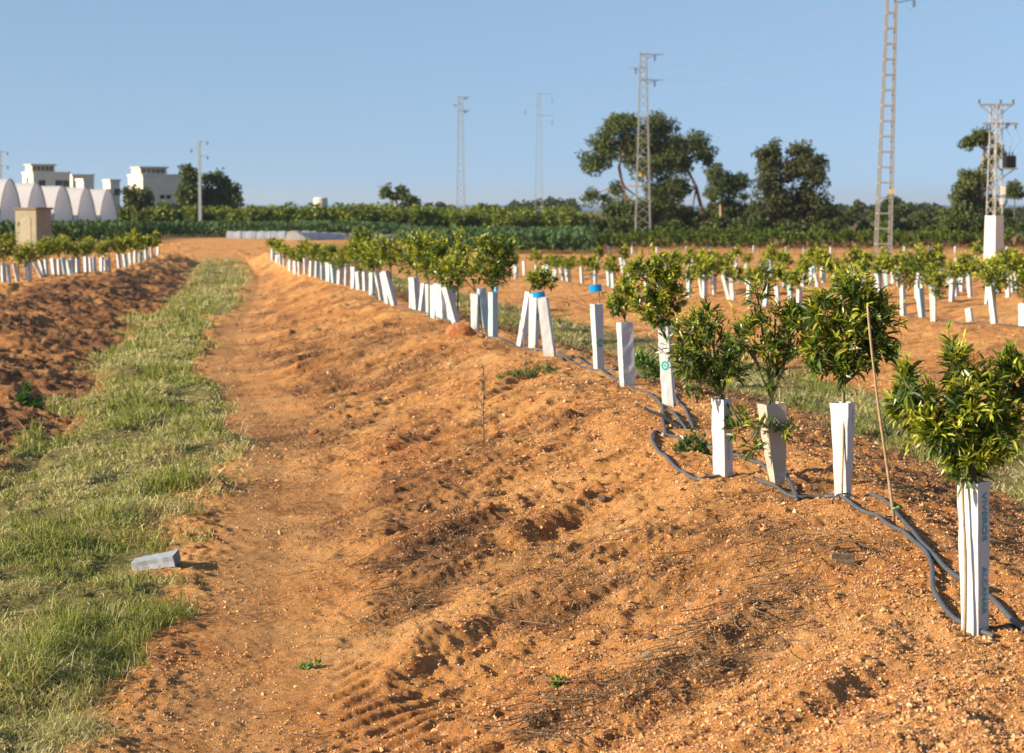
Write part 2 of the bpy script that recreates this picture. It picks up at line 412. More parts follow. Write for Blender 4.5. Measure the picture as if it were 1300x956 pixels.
DARK = np.array([.036, .068, .013]); MIDG = np.array([.15, .225, .03]); YOUNG = np.array([.55, .56, .05])
def crown_geo(rng, lobes, shoots, per, leaf, tmpl, young=.35, spray=.25, lean=(0, 0, 0), thin=.0018, dark=1.0):
    """lobes: (centre, radii, weight). Shoots grow outward from the inside of every lobe, leaves alternate along them."""
    w = np.array([l[2] for l in lobes], float); w /= w.sum()
    idx = rng.choice(len(lobes), shoots, p=w)
    C = np.array([l[0] for l in lobes], float)[idx]; R = np.array([l[1] for l in lobes], float)[idx]
    u = unit(rng, shoots); u[:, 2] = u[:, 2] * .9 + .12; u /= np.linalg.norm(u, axis=1)[:, None]
    r = rng.uniform(.45, 1.0, shoots) ** .7 * (1 + spray * np.abs(rng.normal(size=shoots)) * (rng.random(shoots) < .4))
    E = C + u * R * r[:, None]
    S = C + u * R * (r * rng.uniform(.25, .5, shoots))[:, None] - np.array([0, 0, 1]) * (R[:, 2] * .18)[:, None]
    E[:, 2] += np.maximum(0, u[:, 2]) * rng.uniform(0, .15, shoots) * R[:, 2]
    ax = E - S; ln = np.linalg.norm(ax, axis=1)[:, None]; ax = ax / (ln + 1e-9)
    t = np.linspace(.25, 1.0, per)
    P = S[:, None] + (E - S)[:, None] * t[None, :, None]
    P[:, :, 2] -= (np.sin(t * np.pi) * .02)[None]
    n = shoots * per
    P = P.reshape(-1, 3) + rng.normal(scale=leaf * .08, size=(n, 3))
    A = np.repeat(ax, per, axis=0)
    side = np.cross(A, unit(rng, n)); side /= np.linalg.norm(side, axis=1)[:, None] + 1e-9
    D = A * rng.uniform(.35, 1.0, n)[:, None] + side * rng.uniform(.5, 1.0, n)[:, None] + np.array([0, 0, .12])
    U = unit(rng, n) * .55 + np.array([0, 0, .8]) + A * .3
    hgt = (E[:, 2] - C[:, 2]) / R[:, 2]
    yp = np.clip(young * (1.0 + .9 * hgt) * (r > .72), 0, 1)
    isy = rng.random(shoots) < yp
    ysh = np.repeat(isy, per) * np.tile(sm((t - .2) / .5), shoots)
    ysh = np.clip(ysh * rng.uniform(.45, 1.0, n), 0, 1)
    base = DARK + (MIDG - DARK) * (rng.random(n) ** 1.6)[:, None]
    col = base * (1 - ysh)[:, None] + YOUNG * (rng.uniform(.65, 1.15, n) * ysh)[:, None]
    yel = rng.random(n) < .012; col[yel] = (.5, .40, .06)
    L = leaf * rng.uniform(.6, 1.15, n) * (1 - .35 * ysh)
    V, F, cc = leaves(P, D, U, L, col * dark, tmpl)
    tw = MB()
    if thin:
        for i in range(shoots):
            m_ = (S[i] + E[i]) / 2 - np.array([0, 0, .015])
            tw.tube([S[i], m_, E[i]], [thin, thin * .8, thin * .4], 3, cap=False)
        TV = np.concatenate(tw.V); TQ = np.concatenate(tw.Q) + len(V)
        V = np.concatenate([V, TV]); cc = np.concatenate([cc, np.tile([.10, .10, .04], (len(TV), 1))])
        quads = [f for f in F if f.shape[1] == 4]; tris = [f for f in F if f.shape[1] == 3]
        F = [np.concatenate(quads + [TQ])] + tris
    return V, F, cc

def citrus(loc, lobes, top, label, group, rng, shoots=110, per=9, leaf=.075, tmpl=LEAF_HI, young=.35, spray=.25, trunk_r=.011, lean=(0, 0), dark=1.0, sub=2):
    root = empty('citrus_tree', loc, label, 'tree', group)
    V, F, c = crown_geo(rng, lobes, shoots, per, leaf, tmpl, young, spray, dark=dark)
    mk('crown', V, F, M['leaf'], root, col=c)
    b = MB(); t = np.array([lean[0], lean[1], top])
    b.tube([(0, 0, -.05), t * .5 + np.array([.01, 0, 0]), t], [trunk_r, trunk_r * .9, trunk_r * .8], 7)
    for (C, R, w) in lobes:
        C = np.array(C); R = np.array(R)
        m_ = t + (C - t) * .5 + np.array([0, 0, -.02])
        b.tube([t, m_, C], [trunk_r * .75, trunk_r * .55, trunk_r * .35], 6)
        for k in range(sub * 3):
            e = C + unit(rng, 1)[0] * R * .7; e[2] = max(e[2], C[2] - R[2] * .3)
            s_ = t + (C - t) * rng.uniform(.4, .95)
            b.tube([s_, (s_ + e) / 2 + np.array([0, 0, -.01]), e], [trunk_r * .4, trunk_r * .3, trunk_r * .15], 4)
    b.obj('trunk', M['green_bark'], root, smooth=True)
    return root

# ------------------------------------------------------------------ ground sheets
def build_ground():
    def seg(y0, y1, k): return np.exp(np.arange(math.log(y0), math.log(y1), k))
    Ys = np.concatenate([seg(4.5, 5.8, .005), seg(5.8, 20, .0012), seg(20, 50, .0022), seg(50, 150, .005), [150.0]])
    nc = 760
    t = np.linspace(-1, 1, nc)
    X = t[None] * (.30 * Ys[:, None] + 1.2); Y = np.repeat(Ys[:, None], nc, 1)
    Z = hn(X, Y)
    edge = sm((np.abs(t) - .985) / .015)[None]
    Z = Z - edge * .1
    Z[-1] -= .1; Z[0] -= .1
    V = np.stack([X, Y, Z], -1).reshape(-1, 3)
    nr = len(Ys); i = np.arange(nr - 1)[:, None] * nc; j = np.arange(nc - 1)[None]
    F = np.stack([i + j, i + j + 1, i + nc + j + 1, i + nc + j], -1).reshape(-1, 4)
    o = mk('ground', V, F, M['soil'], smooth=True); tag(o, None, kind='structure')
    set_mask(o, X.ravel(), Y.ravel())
    # wide surrounding land
    gx = np.concatenate([-np.geomspace(2600, 62, 30), np.arange(-60, 60.5, 1.0), np.geomspace(62, 2600, 30)])
    gy = np.concatenate([np.linspace(-60, 3, 22), np.arange(4, 150, 1.0), np.geomspace(151, 1700, 70)])
    X, Y = np.meshgrid(gx, gy)
    Yc = np.maximum(Y, 0)
    Z = hs(X, Yc)
    inside = (Y > 5.5) & (Y < 148.5) & (np.abs(X) < .30 * Y + .1)
    Z = Z - np.where(inside, .35, .02)
    Z = np.where(Y > 1500, -4.6, Z)
    V = np.stack([X, Y, Z], -1).reshape(-1, 3); nc = len(gx); nr = len(gy)
    i = np.arange(nr - 1)[:, None] * nc; j = np.arange(nc - 1)[None]
    F = np.stack([i + j, i + j + 1, i + nc + j + 1, i + nc + j], -1).reshape(-1, 4)
    far = (V[F[:, 0], 1] > 215).astype(int)
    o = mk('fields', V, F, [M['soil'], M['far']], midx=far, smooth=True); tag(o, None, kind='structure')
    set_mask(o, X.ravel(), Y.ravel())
    V = [(-12000, 1400, -4.0), (12000, 1400, -4.0), (12000, 14000, -4.0), (-12000, 14000, -4.0)]
    o = mk('sea', V, [np.array([(0, 1, 2, 3)])], M['sea']); tag(o, None, kind='structure')
def set_mask(o, X, Y):
    d = DE(X, Y); n = len(X)
    g = grass_mask(X, Y)
    tr = sm((d + 3.5 + fbm(X, Y, 1.1, 2) * .5) / .25) * sm((-2.2 - d + fbm(X, Y + 5, 1.3, 3) * 1.6) / .7) * np.clip(.45 + fbm(X, Y, 1.7, 3) * 2, 0, .8)
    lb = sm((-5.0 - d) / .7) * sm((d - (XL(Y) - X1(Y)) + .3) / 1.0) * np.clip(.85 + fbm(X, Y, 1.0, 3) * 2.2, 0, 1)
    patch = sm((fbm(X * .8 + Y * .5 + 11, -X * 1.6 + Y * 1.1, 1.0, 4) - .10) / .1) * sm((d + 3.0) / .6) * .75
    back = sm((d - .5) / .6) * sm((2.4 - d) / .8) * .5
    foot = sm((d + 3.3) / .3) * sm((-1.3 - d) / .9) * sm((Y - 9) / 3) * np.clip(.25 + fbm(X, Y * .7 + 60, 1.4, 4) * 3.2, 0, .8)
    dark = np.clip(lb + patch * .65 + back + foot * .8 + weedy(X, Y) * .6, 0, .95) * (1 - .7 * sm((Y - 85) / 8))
    a = o.data.attributes.new('Mask', 'FLOAT_COLOR', 'POINT')
    c = np.ones((n, 4), dtype=np.float32); c[:, 0] = g; c[:, 1] = tr * (1 - g); c[:, 2] = dark * (1 - tr) * (1 - g)
    a.data.foreach_set('color', c.ravel())
build_ground()

# ------------------------------------------------------------------ loose pebbles, straw and grass (stuff)
ICO_V = None
def ico():
    p = (1 + 5 ** .5) / 2
    v = np.array([(-1, p, 0), (1, p, 0), (-1, -p, 0), (1, -p, 0), (0, -1, p), (0, 1, p), (0, -1, -p), (0, 1, -p), (p, 0, -1), (p, 0, 1), (-p, 0, -1), (-p, 0, 1)], float)
    v /= np.linalg.norm(v[0])
    f = np.array([(0, 11, 5), (0, 5, 1), (0, 1, 7), (0, 7, 10), (0, 10, 11), (1, 5, 9), (5, 11, 4), (11, 10, 2), (10, 7, 6), (7, 1, 8), (3, 9, 4), (3, 4, 2), (3, 2, 6), (3, 6, 8), (3, 8, 9), (4, 9, 5), (2, 4, 11), (6, 2, 10), (8, 6, 7), (9, 8, 1)])
    return v, f
def pebbles():
    rng = np.random.default_rng(3); n = 210000
    Y = 1 / rng.uniform(1 / 34., 1 / 5.6, n); X = rng.uniform(-1, 1, n) * (.29 * Y + .6)
    d = DE(X, Y); g = grass_mask(X, Y)
    den = np.clip(.28 + sm((d + 2.6) / 1.5) * .8 + fbm(X, Y, 1.3, 2) * .9, .05, 1) * (1 - .9 * g)
    k = rng.random(n) < den; X, Y = X[k], Y[k]; n = len(X)
    S = .0032 + .0065 * rng.random(n) ** 3 + .011 * (rng.random(n) < .04) * rng.random(n)
    S *= np.clip(Y / 11, .9, 1.6)
    v = np.array([(1, 0, 0), (-1, 0, 0), (0, 1, 0), (0, -1, 0), (0, 0, 1), (0, 0, -1)], float); f = np.array([(0, 2, 4), (2, 1, 4), (1, 3, 4), (3, 0, 4), (2, 0, 5), (1, 2, 5), (3, 1, 5), (0, 3, 5)])
    Z = hn(X, Y)
    P = np.stack([X, Y, Z + S * .25], -1)
    sc = rng.uniform(.6, 1.3, (n, 1, 3)) * np.array([1, 1, .75])
    a_ = rng.uniform(0, 6.28, n); ca, sa = np.cos(a_)[:, None], np.sin(a_)[:, None]
    q_ = (v[None] * sc + rng.uniform(-.35, .35, (n, 6, 3))) * S[:, None, None]; q_ = np.stack([q_[:, :, 0] * ca - q_[:, :, 1] * sa, q_[:, :, 0] * sa + q_[:, :, 1] * ca, q_[:, :, 2]], -1)
    V = P[:, None] + q_
    F = (f[None] + (np.arange(n) * 6)[:, None, None]).reshape(-1, 3)
    o = mk('gravel', V.reshape(-1, 3), F, M['pebble']); tag(o, 'fine pale and rusty gravel strewn over the orange bank', 'gravel', kind='stuff')
pebbles()

def blades(name, X, Y, H, Wd, lean, C, mat, label, cat, rng, flat=None):
    n = len(X); Z = hn(X, Y) - .005
    a = rng.uniform(0, 2 * np.pi, n); L = lean * rng.uniform(.2, 1.4, n)
    dx, dy = np.cos(a), np.sin(a)
    b = rng.uniform(0, 2 * np.pi, n); wx, wy = np.cos(b) * Wd / 2, np.sin(b) * Wd / 2
    P0 = np.stack([X, Y, Z], -1)
    P1 = P0 + np.stack([dx * L * H * .35, dy * L * H * .35, H * .6 * np.ones(n)], -1)
    P2 = P0 + np.stack([dx * L * H, dy * L * H, H * np.clip(1.0 - .35 * L, .1, 1)], -1)
    w = np.stack([wx, wy, np.zeros(n)], -1)
    V = np.stack([P0 - w, P0 + w, P1 + w * .8, P1 - w * .8, P2], 1).reshape(-1, 3)
    o = (np.arange(n) * 5)[:, None]
    F = [np.array([[0, 1, 2, 3]]) + o, np.array([[3, 2, 4]]) + o]
    ob = mk(name, V, F, mat, col=np.repeat(C, 5, axis=0)); tag(ob, label, cat, kind='stuff'); return ob
def grass():
    rng = np.random.default_rng(5)
    n = 600000
    Y = 1 / rng.uniform(1 / 92., 1 / 6.3, n)
    Y = np.where(rng.random(n) < .35, rng.uniform(6.3, 25, n), Y)
    d = np.where(rng.random(n) < .8, rng.uniform(-7.4, -3.1, n), rng.uniform(1.5, 4.6, n))
    gR = np.interp(Y, [0, 10, 16, 25, 41, 70, 90], [0, 0, -.2, -.3, .55, 2.15, 2.4]); X = np.where(d < 0, d + gR, d) + X1(Y); k = (np.abs(X) < .29 * Y + .5); X, Y, d = X[k], Y[k], d[k]
    g = grass_mask(X, Y); cl = fbm(X, Y * .6, 2.2, 3) * 1.15
    dens = g * np.clip(.6 + cl * 2.4, .22, 1)
    n = len(X); k = rng.random(n) < dens; X, Y, cl, d = X[k], Y[k], cl[k], d[k]; n = len(X)
    tf = sm((fbm(X + 77, Y * .8, 3.1, 2) - .16) / .08)
    H = (.030 + .058 * rng.random(n) ** 2) * (1 + .9 * tf) * (1 + 2.6 * np.clip(cl + .02, -.3, .5)) * np.clip(.75 + Y / 60, .8, 1.4)
    tall = rng.random(n) < .02; H = np.where(tall, H * 2.0, H)
    Wd = (.0035 + .003 * rng.random(n)) * np.clip(Y / 9, .9, 4.5)
    straw = rng.random(n) < np.clip(.54 - .3 * tf + fbm(X + 9, Y * .6, 1.1, 3) * 2.6, .1, .92)
    gc = np.array([.205, .24, .072]) * rng.uniform(.5, 1.35, n)[:, None] * np.array([1, 1, 1]) + np.array([.05, .03, 0]) * rng.random(n)[:, None]
    scc = np.array([.60, .53, .30]) * rng.uniform(.5, 1.15, n)[:, None]
    C = np.where(straw[:, None], scc, gc)
    lean = np.where(straw, 1.7, .75)
    blades('grass', X, Y, H, Wd, lean, C, M['blade'], 'mown green and straw coloured grass between the planted banks', 'grass', rng)
grass()

def litter():
    """dry roots and dead weeds on the banks"""
    rng = np.random.default_rng(9); n = 170000
    Y = 1 / rng.uniform(1 / 80., 1 / 6.5, n); X = rng.uniform(-1, 1, n) * (.28 * Y + .5)
    d = DE(X, Y)
    patch = sm((fbm(X * .8 + Y * .5 + 11, -X * 1.6 + Y * 1.1, 1.0, 4) - .09) / .1) * sm((d + 3.0) / .6) * sm((6 - d) / 2)
    lb = sm((-5.4 - d) / .5) * sm((d - (XL(Y) - X1(Y)) + .5) / 1.0) * np.clip(.5 + fbm(X, Y, 1.0, 3) * 2, 0, 1)
    back = sm((d - .5) / .6) * sm((2.6 - d) / .8) * .5
    foot = sm((d + 3.3) / .3) * sm((-1.3 - d) / .9) * sm((Y - 9) / 3) * np.clip(.1 + fbm(X, Y * .7 + 60, 1.4, 4) * 3.2, 0, .8)
    dens = np.clip(patch * .75 + lb * 1.0 + back + foot * .6 + weedy(X, Y) * .8, 0, 1) + .012
    k = rng.random(n) < dens; X, Y = X[k], Y[k]; n = len(X)
    H = (.02 + .05 * rng.random(n) ** 2) * np.clip(Y / 14, .8, 3) * (1 + .9 * weedy(X, Y))
    Wd = .003 * rng.uniform(.6, 1.3, n) * np.clip(Y / 9, .9, 4)
    C = np.where((rng.random(n) < .25)[:, None], np.array([.36, .26, .13]), np.array([.13, .075, .04])) * rng.uniform(.5, 1.2, n)[:, None]
    blades('dry_weeds', X, Y, H, Wd, np.full(n, 2.2), C, M['dry'], 'brown dead weeds and fine roots lying on the banks', 'dead weeds', rng)
    # longer twigs and root strands lying along the ground
    b = MB(); m = 800
    Y = 1 / rng.uniform(1 / 30., 1 / 6.8, m * 6); X = rng.uniform(-.25, .27, m * 6) * Y; d = X - X1(Y)
    patch = sm((fbm(X * .8 + Y * .5 + 11, -X * 1.6 + Y * 1.1, 1.0, 4) - .05) / .1) * sm((d + 2.8) / .5) * sm((1.2 - d) / .5) + .03 + weedy(X, Y) * .9
    k = np.where(rng.random(len(X)) < patch)[0][:m]
    for q in k:
        L = rng.uniform(.06, .3); a = rng.normal(.8, .6); cv = rng.normal(0, 1.2)
        t = np.linspace(-.5, .5, 6); x = X[q] + L * t * math.cos(a) - cv * t * t * L * math.sin(a); y = Y[q] + L * t * math.sin(a) + cv * t * t * L * math.cos(a)
        z = hn(x, y) * .3 + .7 * hn(x, y).max() + .004 + .01 * rng.random() * np.cos(t * 3)
        r = rng.uniform(.0012, .003); b.tube(np.stack([x, y, z], -1), [r, r, r, r * .8, r * .7, r * .4], 3)
    o = b.obj('root_litter', M['wood']); tag(o, 'thin dry roots and twigs scattered over the orange bank', 'twigs', kind='stuff')
litter()

# ------------------------------------------------------------------ tree guards
def guard_mesh(wt, wb, h=.6, seed=0, pinch=0.0):
    """square plastic sleeve, open at the top, walls 3 mm thick; built about the origin"""
    rng = np.random.default_rng(seed); lv = 9; t = .003
    rows = []
    sgn = np.array([(-1, -1), (0, -1), (1, -1), (1, 0), (1, 1), (0, 1), (-1, 1), (-1, 0)], float)
    wob = rng.normal(0, .06, (lv, 8, 1))
    for inner in (0, 1):
        for i in range(lv):
            f = i / (lv - 1); w = (wb + (wt - wb) * f) / 2 * (1 - pinch * math.exp(-((f - .0) / .25) ** 2))
            bow = np.where((np.arange(8) % 2 == 1)[:, None], 1 - .06 * math.sin(f * 3.1 + seed), 1)
            xy = sgn * (w * bow * (1 + wob[i] * .5) - t * inner)
            zz = f * h + rng.normal(0, .002, 8) * (i == lv - 1)
            rows.append(np.column_stack([xy, np.full(8, 1.0) * zz]))
    V = np.concatenate(rows); F = []
    for b0, fl in ((0, 0), (lv * 8, 1)):
        for i in range(lv - 1):
            for j in range(8):
                a, b, c, d = b0 + i * 8 + j, b0 + i * 8 + (j + 1) % 8, b0 + (i + 1) * 8 + (j + 1) % 8, b0 + (i + 1) * 8 + j
                F.append((a, b, c, d) if not fl else (a, d, c, b))
    for j in range(8):
        a, b = (lv - 1) * 8 + j, (lv - 1) * 8 + (j + 1) % 8
        F.append((a, b, b + lv * 8, a + lv * 8))
    return V, np.array(F)
def text_part(s, size, wt, wb, h, x0, z0, mat, parent, name='printed_lettering', squeeze=1.0):
    cu = bpy.data.curves.new('txt', 'FONT'); cu.body = s; cu.size = size; cu.offset = size * .012
    ob = bpy.data.objects.new('txt', cu); COL.objects.link(ob)
    bpy.context.view_layer.update()
    me = bpy.data.meshes.new_from_object(ob.evaluated_get(bpy.context.evaluated_depsgraph_get()))
    bpy.data.objects.remove(ob)
    for v in me.vertices:
        tx, ty = v.co.x * squeeze, v.co.y
        z = z0 - tx; w = (wb + (wt - wb) * z / h) / 2
        v.co = (ty + x0, -w - .0035, z)
    me.materials.clear(); me.materials.append(mat)
    o = bpy.data.objects.new(name, me); COL.objects.link(o); o.parent = parent; return o
def logo_part(cz, r, wt, wb, h, parent, face='y', off=0):
    b = MB(); k = 28
    def pt(a, rr, pr):
        z = cz + rr * math.sin(a); w = (wb + (wt - wb) * z / h) / 2 + pr
        u = rr * math.cos(a) + off
        return (u, -w, z) if face == 'y' else (-w, u, z)
    th = np.arange(k) * 2 * math.pi / k
    for (r0, r1) in ((r * .55, r), (0.0, r * .28)):
        v = [pt(a, r0, .0035) for a in th] + [pt(a, r1, .0035) for a in th]
        fl = face != 'y'
        b.add(v, [(j, (j + 1) % k, k + (j + 1) % k, k + j) if fl else (j, k + j, k + (j + 1) % k, (j + 1) % k) for j in range(k)])
    return b.obj('printed_logo', M['teal'], parent)
def place_guard(o, xb, yb, top, rz, hw, native_h=.6):
    """stand guard o with its foot on the soil at xb, yb and its mouth centred at the world point top"""
    zb = zg(xb, yb) - .03
    ax = top - Vector((xb, yb, zb)); L = ax.length
    q = Vector((0, 0, 1)).rotation_difference(ax.normalized()).to_matrix().to_4x4()
    o.matrix_world = Matrix.Translation((xb, yb, zb)) @ q @ Matrix.Rotation(rz, 4, 'Z') @ Matrix.Diagonal((hw, hw, L / native_h, 1))
    return zb, L

GUARD_INFO = []
def near_guard(xb, yb, xt, yt, label, mat='guard', wt=.10, wb=.085, rz=45, group='plastic tree guards in the near row', seed=0, pinch=0):
    x, Y = ground(xb, yb); top = at(xt, yt, Y)
    V, F = guard_mesh(wt, wb, .6, seed, pinch)
    o = mk('tree_guard', V, F, M[mat]); tag(o, label, 'tree guard', group)
    place_guard(o, x, Y, top, math.radians(rz), 1)
    GUARD_INFO.append((x, Y, top)); return o, x, Y, top

g, gx, gy, gt = near_guard(1238, 799, 1236, 612, 'nearest white square tree guard, printed in teal down its shaded side', wt=.092, wb=.078, rz=46)
text_part('VIVEROS', .048, .092, .078, .6, -.012, .565, M['teal'], g, squeeze=1.0)
text_part('ALCANAR', .048, .092, .078, .6, -.012, .285, M['teal'], g, squeeze=.82)
text_part('PROTECTOR DE PLANTAS', .009, .100, .084, .6, -.030, .55, M['ink_dark'], g, 'small_print') if False else None
T1 = (gx, gy, gt)
g, gx, gy, gt = near_guard(1070, 643, 1070, 511, 'tall white guard tapering to a narrow foot, second from the right edge', wt=.108, wb=.064, rz=58, seed=2)
text_part('VIVEROS', .036, .108, .064, .6, -.002, .56, M['teal'], g)
T2 = (gx, gy, gt)
g, gx, gy, gt = near_guard(988, 622, 979, 512, 'soiled creased beige guard with a torn mouth beside the sprawling sapling', mat='guard_dirty', wt=.125, wb=.085, rz=20, seed=5, pinch=.35)
T3 = (gx, gy, gt)
g, gx, gy, gt = near_guard(918, 609, 916, 506, 'white guard half hidden by low leaves inside the hose loop', wt=.092, wb=.086, rz=50, seed=3)
text_part('VIVEROS', .036, .092, .086, .6, -.015, .30, M['teal'], g)
logo_part(.46, .028, .092, .086, .6, g)
T4 = (gx, gy, gt)
g, gx, gy, gt = near_guard(850, 514, 843, 414, 'white guard with a pale teal round print facing the track, under the large bushy crown', wt=.088, wb=.10, rz=-20, seed=4)
logo_part(.32, .034, .088, .10, .6, g, off=.0)
T5 = (gx, gy, gt)
g, gx, gy, gt = near_guard(797, 488, 793, 409, 'wide greyish white guard with a deep crease, between the bushy crown and the blue card', wt=.125, wb=.115, rz=18, seed=6)
T6 = (gx, gy, gt)
g, gx, gy, gt = near_guard(761, 473, 757, 386, 'upright white guard directly below the blue card, teal disc on its side', wt=.098, wb=.082, rz=26, seed=7)
logo_part(.27, .034, .098, .082, .6, g)
T7 = (gx, gy, gt)
g, gx, gy, gt = near_guard(699, 457, 689, 378, 'white guard leaning left with a blue card at its mouth', wt=.10, wb=.12, rz=-14, seed=8)
T8 = (gx, gy, gt)
g, gx, gy, gt = near_guard(661, 441, 673, 371, 'white guard leaning right under the small round crown', wt=.09, wb=.08, rz=35, seed=9)
T9 = (gx, gy, gt)
g, gx, gy, gt = near_guard(677, 443, 679, 373, 'shaded grey guard standing between two leaning white ones, with a teal ring', mat='guard', wt=.10, wb=.09, rz=62, seed=10)
logo_part(.36, .036, .10, .09, .6, g)
g, gx, gy, gt = near_guard(626, 430, 626, 371, 'pale blue tinted guard standing alone left of the leaning trio', mat='guard_blue', wt=.09, wb=.09, rz=40, seed=11)
T10 = (gx, gy, gt)
mid = [
 (603, 419, 604, 373, 'guard', 'slim white guard, left leg of the crossed pair beneath the tall crown'),
 (617, 419, 611, 366, 'guard_blue', 'pale guard leaning left, right leg of the crossed pair beneath the tall crown'),
]
mid += [(528, 394, 525, 352, 'guard', None), (524, 392, 523, 354, 'guard', None), (535, 398, 540, 360, 'guard', None), (545, 401, 545, 361, 'guard', None),
        (552, 404, 551, 362, 'guard_blue', None), (559, 405, 556, 360, 'guard', None), (565, 408, 562, 361, 'guard', None), (581, 413, 567, 364, 'guard', None), (574, 409, 571, 366, 'guard_blue', None),
        (501, 388, 489, 344, 'guard', None), (485, 382, 479, 343, 'guard', None), (493, 385, 487, 346, 'guard', None), (472, 375, 472, 346, 'guard_blue', None), (464, 370, 463, 345, 'guard', None), (456, 368, 454, 345, 'guard', None), (449, 367, 450, 339, 'guard', None)]
midlab = {528: 'first white guard of the cluster with a gap to its left', 581: 'long white guard leaning hard to the left at the right end of its cluster', 501: 'white guard leaning left beside a bare stretch of bank', 449: 'upright white guard where the leafy hedge of saplings begins'}
GM = [guard_mesh(.105, .088, .6, 20), guard_mesh(.092, .10, .6, 21), guard_mesh(.115, .08, .6, 22), guard_mesh(.09, .088, .6, 23)]
GB = []
for mat in ('guard', 'guard_blue', 'guard_dirty'):
    row = []
    for V, F in GM:
        me_o = mk('tree_guard', V, F, M[mat]); row.append(me_o.data); bpy.data.objects.remove(me_o)
    GB.append(row)
GBI = {'guard': 0, 'guard_blue': 1, 'guard_dirty': 2}
def copy_guard(xb, yb, xt, yt, mat, label, group, Y=None, hmin=.42, hmax=.72):
    if Y is None: x, Y = ground(xb, yb)
    else: x = ray(xb, yb)[0] * Y
    top = at(xt, yt, Y); z0 = zg(x, Y)
    h = min(hmax, max(hmin, top.z - z0)); top.z = z0 + h
    o = bpy.data.objects.new('tree_guard', GB[GBI[mat]][random.randrange(4)]); COL.objects.link(o); tag(o, label, 'tree guard', group)
    place_guard(o, x, Y, top, random.uniform(.3, 1.2), random.uniform(.9, 1.15)); return x, Y, top
LROW = 'white guard in the crowded middle of the near row, under its leafy tops'
MIDT = []
for (xb, yb, xt, yt, mat, lab) in mid:
    lab = lab or midlab.get(xb) or LROW
    MIDT.append(copy_guard(xb, yb, xt, yt, mat, lab, 'guards crowded along the middle of the near row'))
FART = []
for (xc, a, bt) in [(440, 335, 363), (431, 334, 361), (424, 335, 359), (417, 333, 357), (410, 333, 355), (402, 332, 354), (395, 333, 352), (388, 334, 351), (381, 335, 349), (375, 334, 347), (368, 333, 345), (362, 327, 340), (357, 324, 338), (352, 321, 334), (346, 319, 330)]:
    FART.append(copy_guard(xc, bt, xc + random.uniform(-2, 2), a, random.choice(['guard', 'guard', 'guard_blue']), 'small white guard at the distant end of the near row, under hedge like saplings', 'guards at the distant end of the near row'))
LEFT = []
for (xb, bt, xt, a) in [(5, 363, 4, 335), (13, 363, 10, 336), (24, 361, 18, 334), (35, 357, 32, 331), (38, 357, 37, 332), (54, 353, 43, 333), (57, 352, 51, 332), (60, 351, 58, 329), (69, 350, 67, 329), (76, 350, 75, 330), (83, 349, 80, 330), (89, 349, 87, 330), (93, 348, 91, 329), (99, 348, 99, 330), (110, 348, 109, 329), (115, 347, 114, 329), (120, 347, 119, 330), (129, 346, 129, 330), (134, 345, 134, 330), (139, 345, 138, 330), (152, 342, 150, 325), (160, 340, 158, 323), (166, 337, 165, 324), (172, 336, 172, 323), (178, 335, 179, 321), (186, 332, 185, 318), (193, 328, 192, 316), (200, 325, 201, 315)]:
    LEFT.append(copy_guard(xb, bt, xt, a, random.choice(['guard', 'guard', 'guard_blue']), 'white guard in the row on the dark left bank', 'guards on the left bank', hmin=.45))
g_ = 'guards in the right hand field'
RIGHT = []
for (xb, bt, xt, a, lab) in [(1005, 392, 1002, 361, 'slim white guard standing clear in the right field, behind the tall bushy sapling'), (1020, 363, 1021, 343, None), (1030, 363, 1030, 340, None), (1038, 364, 1034, 347, None), (1147, 401, 1146, 362, None),
        (1171, 405, 1167, 366, None), (1185, 407, 1184, 360, None), (1232, 409, 1229, 393, 'short stub of white guard with a bare twig in the right field'), (1263, 413, 1257, 364, 'tall white guard under a lone round sapling near the right edge'), (1299, 415, 1298, 392, None),
        (1215, 376, 1213, 358, None), (1232, 377, 1230, 349, None), (1267, 371, 1266, 354, None), (1291, 370, 1289, 347, None), (1280, 378, 1279, 350, None), (1191, 373, 1190, 357, None), (1204, 362, 1202, 344, None), (1113, 366, 1112, 347, None), (1126, 366, 1124, 343, None),
        (877, 373, 872, 347, None), (892, 377, 889, 351, None), (896, 378, 894, 352, None), (907, 374, 906, 348, None), (926, 380, 917, 345, None), (930, 382, 928, 345, None), (939, 360, 936, 343, None), (739, 360, 738, 339, None), (754, 359, 750, 339, None), (723, 358, 722, 340, None), (716, 357, 712, 340, None),
        (703, 356, 704, 342, None), (690, 350, 690, 338, None), (655, 355, 656, 340, None), (971, 390, 974, 364, None), (1098, 362, 1097, 343, None)]:
    RIGHT.append(copy_guard(xb, bt, xt, a, random.choice(['guard', 'guard', 'guard_blue']), lab or 'white guard on a sapling out in the right field', g_, hmin=.25 if xb == 1232 and bt == 409 else .42) + ((lab or '').startswith('short'),))

